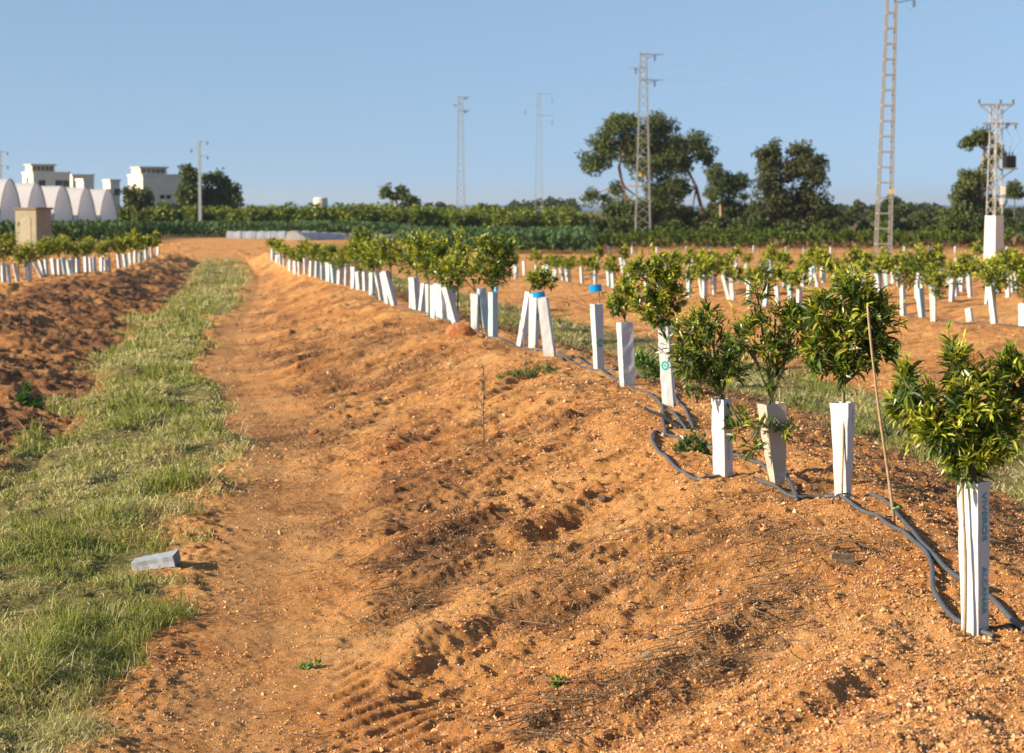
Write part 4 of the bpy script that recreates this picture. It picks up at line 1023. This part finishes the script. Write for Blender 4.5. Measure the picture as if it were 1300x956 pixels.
for (px, py, r, Y) in [(545, 262, 4, 400), (560, 261, 4, 420), (572, 264, 4, 400), (612, 266, 6, 300), (622, 267, 5, 300), (600, 268, 4, 330)]:
    shrub(px, py, r, Y, 'tiny dark tree on the skyline near the tall pylon', 500, leaf=.5)
# distant wood reads as one mass
L = []
for i in range(46):
    px = 636 + i * 2.1; top = 266 - 12 * math.sin(min(1, (i + 3) / 40.) * math.pi * .62) - rngB.uniform(0, 2); p = at(px, top + 5, 620 + rngB.uniform(-30, 30)); L.append(((p.x, p.y, p.z - .5), (2.4, 2.4, 1.6)))
for i in range(120):
    px = 1055 + i * 2.3; top = 262 + 3 * math.sin(i * .11) + rngB.uniform(-1.5, 1.5) + (6 if i > 60 else 0) * sm((i - 50) / 30.); p = at(px, top + 5, 560 + rngB.uniform(-50, 50)); L.append(((p.x, p.y, p.z - .5), (2.6, 2.6, 1.9)))
for i in range(60):
    px = 300 + i * 6; p = at(px, 268, 640 + rngB.uniform(-50, 50)); L.append(((p.x, p.y, p.z - .5), (3, 3, 1.2)))
V, F, c = cloud(rngB, L, 30000, 1.0, (.025, .04, .018), (.07, .09, .035), .2, 4)
o = mk('distant_wood', V, F, M['leaf_far'], col=c); tag(o, 'low dark wood along the distant skyline', 'wood', kind='stuff')

# tall dark crop in front of the orchard (uncountable)
rng = np.random.default_rng(44); n = 110000
Y = rng.uniform(146, 228, n); px = rng.uniform(-60, 755, n); x = (px - CX) / F_PX * Y
row = np.round(Y / 2.6) * 2.6; Y = row + rng.normal(0, .45, n); H = (1.45 + .25 * vnoise(x * .5, Y * .5)) * np.clip(.55 + .6 * np.sqrt(rng.random(n)), 0, 1.1)
k = (Y > np.interp(px, [-60, 165, 185, 500, 520, 760], [146, 148, 198, 196, 150, 146])); Y, x, H = Y[k], x[k], H[k]; n = len(x)
z = hs(x, Y) + H * rng.uniform(.15, .85, n)
D = unit(rng, n) * .6 + np.array([0, 0, 1.0])
col = np.array([.030, .062, .022]) + np.array([.055, .085, .028]) * rng.random((n, 1)) ** 1.5
V, F, c = leaves(np.stack([x, Y, z], -1), D, unit(rng, n), rng.uniform(.22, .48, n), col, LEAF_LO)
o = mk('tall_crop', V, F, M['leaf_far'], col=c); tag(o, 'dense dark green crop standing in front of the orchard', 'crop', kind='stuff')
# mature orchard rows
OP = []
for s_ in range(4):
    rg = np.random.default_rng(80 + s_); root = empty('orchard_tree', (0, 0, -60), '', '')
    L = [((0, 0, 1.9), (1.2, 1.2, 1.1))] + [((rg.uniform(-.8, .8), rg.uniform(-.8, .8), rg.uniform(1.5, 2.6)), (.7, .7, .65)) for _ in range(5)]
    V, F, c = cloud(rg, L, 900, .34, (.045, .07, .012), (.25, .29, .045), .1, 7)
    zf = np.clip((V[:, 2] - 1.2) / 1.6, 0, 1)[:, None]
    mk('crown', V, F, M['leaf_far'], root, col=c)
    b = MB(); b.tube([(0, 0, -.2), (0, 0, 1.0), (.1, 0, 2.0)], [.12, .1, .05], 6); b.obj('trunk', M['bark'], root); OP.append(root)
for row, (Y0, a, bb, step) in enumerate([(234, 160, 748, 18), (244, 170, 745, 18), (258, 165, 742, 22)]):
    px = a
    while px < bb:
        Y = Y0 + random.uniform(-1.5, 1.5); x = (px - CX) / F_PX * Y
        dup(random.choice(OP), (x, Y, zg(x, Y)), random.uniform(0, 6), random.uniform(1.02, 1.25), 'rounded yellow green orange tree in the mature orchard behind the dark crop', 'mature orchard trees behind the dark crop')
        px += step * random.uniform(.8, 1.15)
for p in OP:
    for c in list(p.children): bpy.data.objects.remove(c)
    bpy.data.objects.remove(p)
# rough grass and brambles on the right middle distance
rng = np.random.default_rng(45); n = 26000
Y = rng.uniform(172, 260, n); px = rng.uniform(740, 1340, n); x = (px - CX) / F_PX * Y
z = hs(x, Y) + rng.uniform(.05, .9, n) * (.4 + vnoise(x * .3, Y * .3) * .9)
br = (vnoise(x * .15 + 7, Y * .1) > .55)[:, None]
col = np.where(br, [.12, .075, .04], [.06, .085, .028]) * rng.uniform(.5, 1.4, (n, 1))
V, F, c = leaves(np.stack([x, Y, z], -1), unit(rng, n) * .6 + np.array([0, 0, .7]), unit(rng, n), rng.uniform(.3, .7, n), col, LEAF_LO)
o = mk('rough_scrub', V, F, M['leaf_far'], col=c); tag(o, 'rough scrub and brambles covering the ground under the eucalyptus trees', 'scrub', kind='stuff')

# ------------------------------------------------------------------ buildings, greenhouse, kiosk, tank, low tunnels
def building(cx0, cx1, cx2, ytop, Y, label, pent, extra):
    """corner at cx1, lit side cx0..cx1, shaded side cx1..cx2"""
    k = Y / F_PX; c = at(cx1, ytop, Y); z0 = zg(c.x, Y) - .3
    wl_ = (cx1 - cx0) * k; wr = (cx2 - cx1) * k
    root = empty('house', (c.x, Y, z0), label, 'building', None, rz=0); H = c.z - z0
    ang = math.radians(32)
    # plan axes: a = along the shaded front (to the right, slightly away), b = along the lit side (to the left, away)
    a = np.array([math.cos(ang), math.sin(ang)]); bq = np.array([-math.sin(ang), math.cos(ang)])
    la = wr / (math.cos(ang) + .20 * math.sin(ang)); lb = wl_ / (math.sin(ang) * 1 - .20 * math.cos(ang) + .12)
    def blk(u0, u1, v0, v1, h0, h1, name, mat, par=root):
        P = []
        for z in (h0, h1):
            for (u, v) in ((u0, v0), (u1, v0), (u1, v1), (u0, v1)): q = a * u + bq * v; P.append((q[0], q[1], z))
        b = MB(); b.add(P, [(0, 3, 2, 1), (4, 5, 6, 7), (0, 1, 5, 4), (1, 2, 6, 5), (2, 3, 7, 6), (3, 0, 4, 7)]); return b.obj(name, M[mat], par)
    w = blk(0, la, 0, lb, 0, H, 'wall', 'white_wall')
    blk(-.12, la + .12, -.12, lb + .12, H, H + .22, 'parapet', 'white_wall', w)
    for (u0, u1, v0, v1, h1, nm) in pent: blk(la * u0, la * u1, lb * v0, lb * v1, H + .22, H + h1, nm, 'white_wall'); blk(la * u0 - .2, la * u1 + .2, lb * v0 - .2, lb * v1 + .2, H + h1, H + h1 + .18, 'roof_slab', 'concrete')
    for (u0, u1, v0, v1, h1, nm) in pent:
        for q in range(5):
            ua = u0 + .03 + q * (u1 - u0 - .06) / 5; blk(la * ua, la * (ua + (u1 - u0) / 5 - .035), lb * v0 - .04, lb * v0 + .05, H + .34, H + h1 - .1, 'window_or_opening', 'roofcap')  # brown panels paint the shade inside the open pergola front
    for (fc, u, h, ww, hh) in extra:
        if fc == 'L': blk(-.03, .05, lb * u, lb * u + ww, h, h + hh, 'window_or_opening', 'glass')
        else: blk(la * u, la * u + ww, -.03, .05, h, h + hh, 'window_or_opening', 'glass')
    return root
building(22, 42, 88, 220, 262, 'left white flat roofed house above the greenhouse', [(.0, .62, .1, .7, 1.05, 'penthouse')], [('L', .45, 6.6, .7, 1.2), ('R', .15, 6.6, .9, .8), ('R', .6, 6.6, .9, .8), ('R', .8, 6.6, .9, .8)])
building(84, 92, 119, 223, 285, 'grey flat roofed house between the two white ones', [], [('R', .3, 5, 1.4, 1), ('R', .7, 5, 1.0, 1)])
building(93, 106, 118, 229, 236, 'small white roof house rising just behind the greenhouse', [], [('L', .2, 5.0, 1.0, .9), ('R', .3, 5.0, .9, .9)])
building(128, 140, 152, 230, 240, 'small white hut between the greenhouse and the right building', [], [('L', .3, 5.2, .8, .8), ('R', .4, 5.2, .8, .8)])
building(157, 181, 236, 223, 255, 'right white flat roofed house with a tall shaded side', [(.0, .62, .15, .75, 1.0, 'penthouse')], [('L', .5, 5.5, .8, 1.3), ('L', .2, 5.7, .5, .8), ('R', .40, 4.9, .6, .5), ('R', .55, 4.9, .6, .5), ('R', .85, 6.0, .7, .8), ('R', .2, 1.0, 1.0, 1.3)])

root = empty('greenhouse', (at(20, 272, 172).x, 172, zg(-43, 172)), 'row of arched white plastic greenhouse tunnels at the left edge', 'greenhouse')
gx0, gy0 = root.location.x, root.location.y
al = math.radians(80); g_dir = np.array([math.cos(al), math.sin(al)]); ax_dir = np.array([-math.sin(al), math.cos(al)])
mp, nt, bb = new_mat('greenhouse_film'); nn = noise(nt, .4, 4)
nt.links.new(ramp(nt, nn.outputs[0], [(.3, (.80, .77, .77)), (.7, (.88, .86, .85))]).outputs[0], bb.inputs['Base Color']); bb.inputs['Roughness'].default_value = .45
tr = N(nt, 'ShaderNodeBsdfTranslucent'); tr.inputs[0].default_value = (.9, .86, .86, 1); ms = N(nt, 'ShaderNodeMixShader'); ms.inputs[0].default_value = .5
nt.links.new(bb.outputs[0], ms.inputs[1]); nt.links.new(tr.outputs[0], ms.inputs[2]); nt.links.new(ms.outputs[0], nt.nodes['Material Output'].inputs[0]); M['film_white'] = mp
tops = [(12, 227), (46, 232), (79, 236), (109, 238), (137, 240)]
for i, (px, py) in enumerate([(-24, 222)] + tops):
    Yc = 166 + i * 5.9; p = at(px, py, Yc); zb = zg(p.x, Yc); h = p.z - zb; w = 5.6; ln = 34
    k = 14; prof = []
    for j in range(k + 1):
        t = j / k * 2 - 1; zz = h * (1 - abs(t) ** 1.9) ** .75; prof.append((t * w / 2, zz))
    b = MB(); V = []
    for s_ in (0, ln):
        for (u, zz) in prof: q = g_dir * u + ax_dir * s_; V.append((q[0], q[1], zz))
    b.add(V, [(j, k + 1 + j, k + 2 + j, j + 1) for j in range(k)])
    base = b.n - 0
    o = b.obj('roof_cover', M['film_white'], root, smooth=True, loc=(p.x - gx0, Yc - gy0, zb - root.location.z))
    e = MB(); e.add([(g_dir[0] * u, g_dir[1] * u, zz) for (u, zz) in prof] + [(g_dir[0] * u, g_dir[1] * u, 0) for (u, zz) in prof], [(j, j + 1, k + 2 + j, k + 1 + j) for j in range(k)])
    eo = e.obj('end_wall', M['film_white'], root, loc=(p.x - gx0 + .02, Yc - gy0, zb - root.location.z))
    h_ = MB(); h_.tube([(g_dir[0] * u + .06, g_dir[1] * u - .02, zz) for (u, zz) in prof], .05, 5); h_.obj('hoop', M['steel'], root, loc=(p.x - gx0, Yc - gy0, zb - root.location.z))

# kiosk
Y = 128; p = at(33, 306, Y); z0 = zg(p.x, Y); k = Y / F_PX; root = empty('kiosk', (p.x, Y, z0), 'small tan rendered kiosk with a flat dark roof left of the field', 'kiosk', rz=math.radians(-24))
h = at(33, 266, Y).z - z0
b = MB(); b.box((-.82, 0, -.1), (.82, 1.6, h)); b.obj('wall', M['tan_box'], root)
b = MB(); b.box((-.92, -.1, h + .002), (.92, 1.7, h + .13)); b.obj('roof', M['roofcap'], root)
b = MB(); b.box((-.4, -.03, .0), (.4, .03, h * .8)); d_ = b.obj('door', simple('tan_door', (.30, .26, .17), .7), root)
b = MB(); b.box((-.62, -.02, h * .58), (-.5, .03, h * .68)); b.obj('vent', M['glass'], root)
# tank
Y = 250; p = at(407, 270, Y); z0 = zg(p.x, Y); k = Y / F_PX; h = at(407, 250, Y).z - z0; root = empty('water_tank', (p.x, Y, z0), 'white round water tank showing above the orchard', 'tank')
b = MB(); b.lathe([(1.1, 0), (.92, h * .8), (.88, h - .25), (.80, h - .1), (.0, h)], (0, 0, 0), 20); b.obj('shell', M['white_wall'], root, smooth=False)
b = MB(); b.lathe([(.80, h - .32), (.86, h - .3), (.86, h - .2), (.78, h - .18)], (0, 0, 0), 20); b.obj('rim', M['concrete'], root)
b = MB(); b.box((-.2, -.92, h * .70), (.15, -.7, h * .80)); b.obj('hatch', M['yellow'], root)
# low plastic tunnels
for (xa, ya, xb, yb, r, lab) in [(288, 303, 400, 303, .62, 'low white plastic tunnel, the far left one in front of the crop'), (372, 305, 512, 309, .68, 'low white plastic tunnel, the longer right one ending by the saplings')]:
    A = Vector((*[v for v in (lambda g: (g[0], g[1]))(ground(xa, ya))], 0)); Bv = Vector((*ground(xb, yb), 0)); A.z = zg(A.x, A.y); Bv.z = zg(Bv.x, Bv.y)
    ax_ = (Bv - A); n = 30; ln = ax_.length; u = ax_.normalized(); s_ = Vector((-u.y, u.x, 0)); V = []; k = 8
    for i in range(n + 1):
        rr = r * (1 + .05 * math.sin(i * 1.7) - .04 * (i % 2)); c0 = A + ax_ * (i / n) - A
        for j in range(k + 1):
            th = math.pi * j / k; V.append(tuple(c0 + s_ * math.cos(th) * rr * 1.1 + Vector((0, 0, math.sin(th) * rr * 1.15 + .02))))
    b = MB(); b.add(V, [(i * (k + 1) + j, i * (k + 1) + j + 1, (i + 1) * (k + 1) + j + 1, (i + 1) * (k + 1) + j) for i in range(n) for j in range(k)])
    root = empty('low_tunnel', A, lab, 'tunnel'); b.obj('film_cover', M['film'], root, smooth=True)
    hb = MB()
    for i in range(0, n + 1, 5): hb.tube([Vector(V[i * (k + 1) + j]) * 1.0 + Vector((0, -.01, .012)) for j in range(k + 1)], .025, 4)
    hb.obj('hoops', M['steel'], root)

# ------------------------------------------------------------------ pylons
def lattice(b, H, wb, wt, step, style, th, tl=0):
    c = [(-1, -1), (1, -1), (1, 1), (-1, 1)]
    W_ = lambda z: (wb + (wt - wb) * z / H) / 2
    off = lambda z: tl * z
    for sx, sy in c: b.bar((sx * W_(0), sy * W_(0), -.3), (sx * W_(H) + off(H), sy * W_(H), H), th)
    z = step; n = 0; zp = 0
    while zp < H - .05:
        zn = min(H, zp + step * (.55 + .45 * W_(zp) / W_(0)) if style != 'ladder' else zp + step)
        for q in range(4):
            (ax, ay), (bx, by) = c[q], c[(q + 1) % 4]; w0, w1 = W_(zp), W_(zn)
            if style == 'ladder': b.bar((ax * w1 + off(zn), ay * w1, zn), (bx * w1 + off(zn), by * w1, zn), th * .9)
            elif n % 2: b.bar((ax * w0 + off(zp), ay * w0, zp), (bx * w1 + off(zn), by * w1, zn), th * .55)
            else: b.bar((bx * w0 + off(zp), by * w0, zp), (ax * w1 + off(zn), ay * w1, zn), th * .55)
        zp = zn; n += 1
def pylon(px, pyt, Y, wb, wt, arms, label, style='x', th=.09, step=1.1, mat='steel', tilt=0, H=None, ins=.55, plate=None, drop=False):
    x = ray(px, 280)[0] * Y; z0 = zg(x, Y); H = H or at(px, pyt, Y).z - z0
    root = empty('lattice_pylon', (x, Y, z0), label, 'pylon', 'lattice pylons carrying power lines')
    b = MB(); lattice(b, H, wb, wt, step, style, th, tilt); b.obj('mast', M[mat], root)
    ends = []
    for (z, sgn, ln) in arms:
        z = H - z; a = MB(); y0 = wt / 2; cx_ = tilt * z
        for yy in (-y0, y0): a.bar((cx_ - sgn * wt / 2, yy, z), (cx_ + sgn * ln, yy * .2, z), th * .8)
        a.bar((cx_ + sgn * wt / 2, 0, z - (.0 if drop else .35)), (cx_ + sgn * ln * .75, 0, z), th * .6)
        if drop: a.bar((cx_ + sgn * ln, 0, z), (cx_ + sgn * ln, 0, z - ins * 1.6), th * .6)
        ar = a.obj('crossarm', M[mat], root)
        i_ = MB(); xx = cx_ + sgn * ln * (.55 if not drop else 1.0)
        for q in range(5): i_.lathe([(.0, -.0), (.10, -.02), (.10, -.06), (.03, -.08)], (xx, 0, z - .08 - q * ins / 5 - (ins * 1.2 if drop else 0)), 8)
        i_.obj('insulator', M['insul'], ar); ends.append(Vector((x + xx, Y, z0 + z - ins - .1)))
    if plate:
        a = MB(); pp = at(*plate, Y); a.box((pp.x - x - .13, -wb / 2 - .1, pp.z - z0 - .15), (pp.x - x + .13, -wb / 2 - .06, pp.z - z0 + .15)); a.obj('warning_plate', M['yellow'], root)
    return ends
EB = pylon(816, 67, 185, 1.45, .55, [(.15, 1, 1.9), (1.35, -1, 1.3), (2.5, 1, 1.9)], 'tall grey lattice pylon with three arms standing before the eucalyptus', plate=(812, 222), th=.09, step=1.0)
EC_ = pylon(1121, -95, 128, .92, .45, [(1.2, 1, 2.2), (2.7, -1, 2.0), (4.55, 1, 2.6)], 'ladder like pylon running off the top of the picture', 'ladder', th=.10, step=.98, tilt=.022, plate=(1130, 243))
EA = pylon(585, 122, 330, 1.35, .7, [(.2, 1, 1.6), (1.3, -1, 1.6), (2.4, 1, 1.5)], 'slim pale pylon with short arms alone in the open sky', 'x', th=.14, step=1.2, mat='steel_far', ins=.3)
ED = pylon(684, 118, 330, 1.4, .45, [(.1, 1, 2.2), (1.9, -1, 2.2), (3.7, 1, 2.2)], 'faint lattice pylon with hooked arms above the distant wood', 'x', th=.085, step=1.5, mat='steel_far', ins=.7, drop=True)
def span(A, Bv, sag, label):
    n = 16; pts = []
    for i in range(n + 1):
        f = i / n; p = A.lerp(Bv, f); p.z -= sag * 4 * f * (1 - f); pts.append(p - A)
    b = MB(); b.tube(pts, .009, 4); o = b.obj('power_cable', M['steel'], loc=A); tag(o, label, 'cable', 'cables strung between the pylons')
for i in range(3):
    span(EB[i], EC_[i], 1.6, 'thin cable strung from the three armed pylon to the ladder like one')
    span(EC_[i], EC_[i] + Vector((95, -40, 1)), 1.5, 'thin cable leaving the ladder like pylon to the right')
    span(ED[i], EB[i], 2.5, 'thin cable strung from the faint hooked pylon to the three armed one')
# slim poles at left
def slim(px, pyt, Y, label):
    x = ray(px, 270)[0] * Y; z0 = zg(x, Y); H = at(px, pyt, Y).z - z0; root = empty('utility_pole', (x, Y, z0), label, 'pole')
    b = MB(); b.add([(-.19, -.15, -.3), (.19, -.15, -.3), (.19, .15, -.3), (-.19, .15, -.3), (-.13, -.1, H), (.13, -.1, H), (.13, .1, H), (-.13, .1, H)], [(0, 1, 5, 4), (1, 2, 6, 5), (2, 3, 7, 6), (3, 0, 4, 7), (4, 5, 6, 7)]); b.obj('post', M['steel_far'], root)
    for (dz, s_, ln) in ((.1, 1, 1.0), (.95, -1, 1.0), (1.7, 1, 1.0)):
        a = MB(); a.bar((0, 0, H - dz), (s_ * ln, 0, H - dz + .05), .09); ar = a.obj('crossarm', M['steel_far'], root)
        i_ = MB(); i_.lathe([(.0, 0), (.08, -.03), (.08, -.3), (.0, -.35)], (s_ * ln * .9, 0, H - dz - .02), 8); i_.obj('insulator', M['insul'], ar)
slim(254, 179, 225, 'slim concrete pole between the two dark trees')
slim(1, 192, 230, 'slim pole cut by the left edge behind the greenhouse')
# transformer tower
Y = 112; x = ray(1262, 300)[0] * Y; z0 = zg(x, Y); k = Y / F_PX
root = empty('transformer_tower', (x, Y, z0), 'lattice transformer tower on a white concrete plinth at the right', 'tower', rz=math.radians(38))
ph = at(1262, 274, Y).z - z0; H = at(1262, 133, Y).z - z0
b = MB(); w = .40; w2 = .36; b.add([(-w, -w, -.4), (w, -w, -.4), (w, w, -.4), (-w, w, -.4), (-w2, -w2, ph), (w2, -w2, ph), (w2, w2, ph), (-w2, w2, ph)], [(0, 1, 5, 4), (1, 2, 6, 5), (2, 3, 7, 6), (3, 0, 4, 7), (4, 5, 6, 7)]); b.obj('plinth', M['concrete_white'], root)
b = MB(); lattice(b, H - ph, .62, .42, .62, 'x', .06); mast = b.obj('mast', M['steel'], root); mast.location = (0, 0, ph)
rzi = math.radians(-38); R2 = Matrix.Rotation(rzi, 3, 'Z')
def lb_(name, mat, fn, par=root):
    b = MB(); fn(b); o = b.obj(name, M[mat], par); o.rotation_euler = (0, 0, rzi) if par is root else (0, 0, 0); return o
z1 = H; z2 = at(1262, 157, Y).z - z0
a1 = lb_('crossarm', 'steel', lambda b: (b.box((-.95, -.06, z1 - .06), (1.0, .06, z1 + .06)), b.bar((-.95, 0, z1), (-.3, 0, z1 - .5), .05), b.bar((.9, 0, z1), (.3, 0, z1 - .5), .05)))
a2 = lb_('crossarm', 'steel', lambda b: (b.box((-.75, -.06, z2 - .06), (1.25, .06, z2 + .06)), b.bar((.9, 0, z2), (.2, 0, z2 - .4), .05)))
for a_, zz, xs in ((a1, z1, (-.95, .25, .95)), (a2, z2, (-.5, .6, 1.1))):
    for xx in xs:
        i_ = MB()
        for q in range(3): i_.lathe([(0, .0), (.07, .02), (.07, .05), (.02, .07)], (xx, 0, zz + (.06 + q * .08 if a_ is a1 else -.14 - q * .08)), 8)
        i_.obj('insulator', M['insul'], a_)
zt = at(1281, 205, Y).z - z0
tb = lb_('transformer', 'black', lambda b: (b.box((.50, -.35, zt - .35), (1.08, .35, zt + .32)),))
for q in range(6): f_ = MB(); f_.box((.54 + q * .09, -.42, zt - .28), (.57 + q * .09, .42, zt + .24)); f_.obj('cooling_fin', M['black'], tb)
for q in range(3): f_ = MB(); f_.lathe([(.05, 0), (.05, .05), (.03, .08), (.05, .12), (.03, .22)], (.6 + q * .18, 0, zt + .32), 8); f_.obj('bushing', M['insul'], tb)
lb_('bracket', 'steel', lambda b: (b.box((.1, -.3, zt - .45), (1.2, .3, zt - .37)), b.bar((1.1, 0, zt - .42), (.25, 0, zt - 1.0), .06)))
zm = at(1272, 243, Y).z - z0
lb_('meter_box', 'white_wall', lambda b: b.box((.26, -.42, zm - .2), (.50, -.2, zm + .3)))
lb_('meter_box', 'white_wall', lambda b: b.box((.20, -.44, zm - .75), (.40, -.25, zm - .4)))
lb_('jumper_wires', 'steel', lambda b: [b.tube([(xx, 0, z2 - .3), (xx + .3, -.1, z2 - .9), (.6 + q * .18, 0, zt + .55)], .015, 4) for q, xx in enumerate((-.5, .6, 1.1))])

# ------------------------------------------------------------------ thin air haze round the whole scene
def haze():
    b = MB(); b.box((-13000, -200, -9), (13000, 15000, 60))
    m = bpy.data.materials.new('thin_haze'); m.use_nodes = True; nt = m.node_tree; nt.nodes.remove(nt.nodes['Principled BSDF'])
    v = N(nt, 'ShaderNodeVolumePrincipled'); v.inputs['Color'].default_value = (.80, .90, 1, 1); v.inputs['Density'].default_value = .0001; v.inputs['Anisotropy'].default_value = .3
    nt.links.new(v.outputs[0], nt.nodes['Material Output'].inputs['Volume'])
    o = b.obj('haze', m); tag(o, None, kind='stuff')
haze()
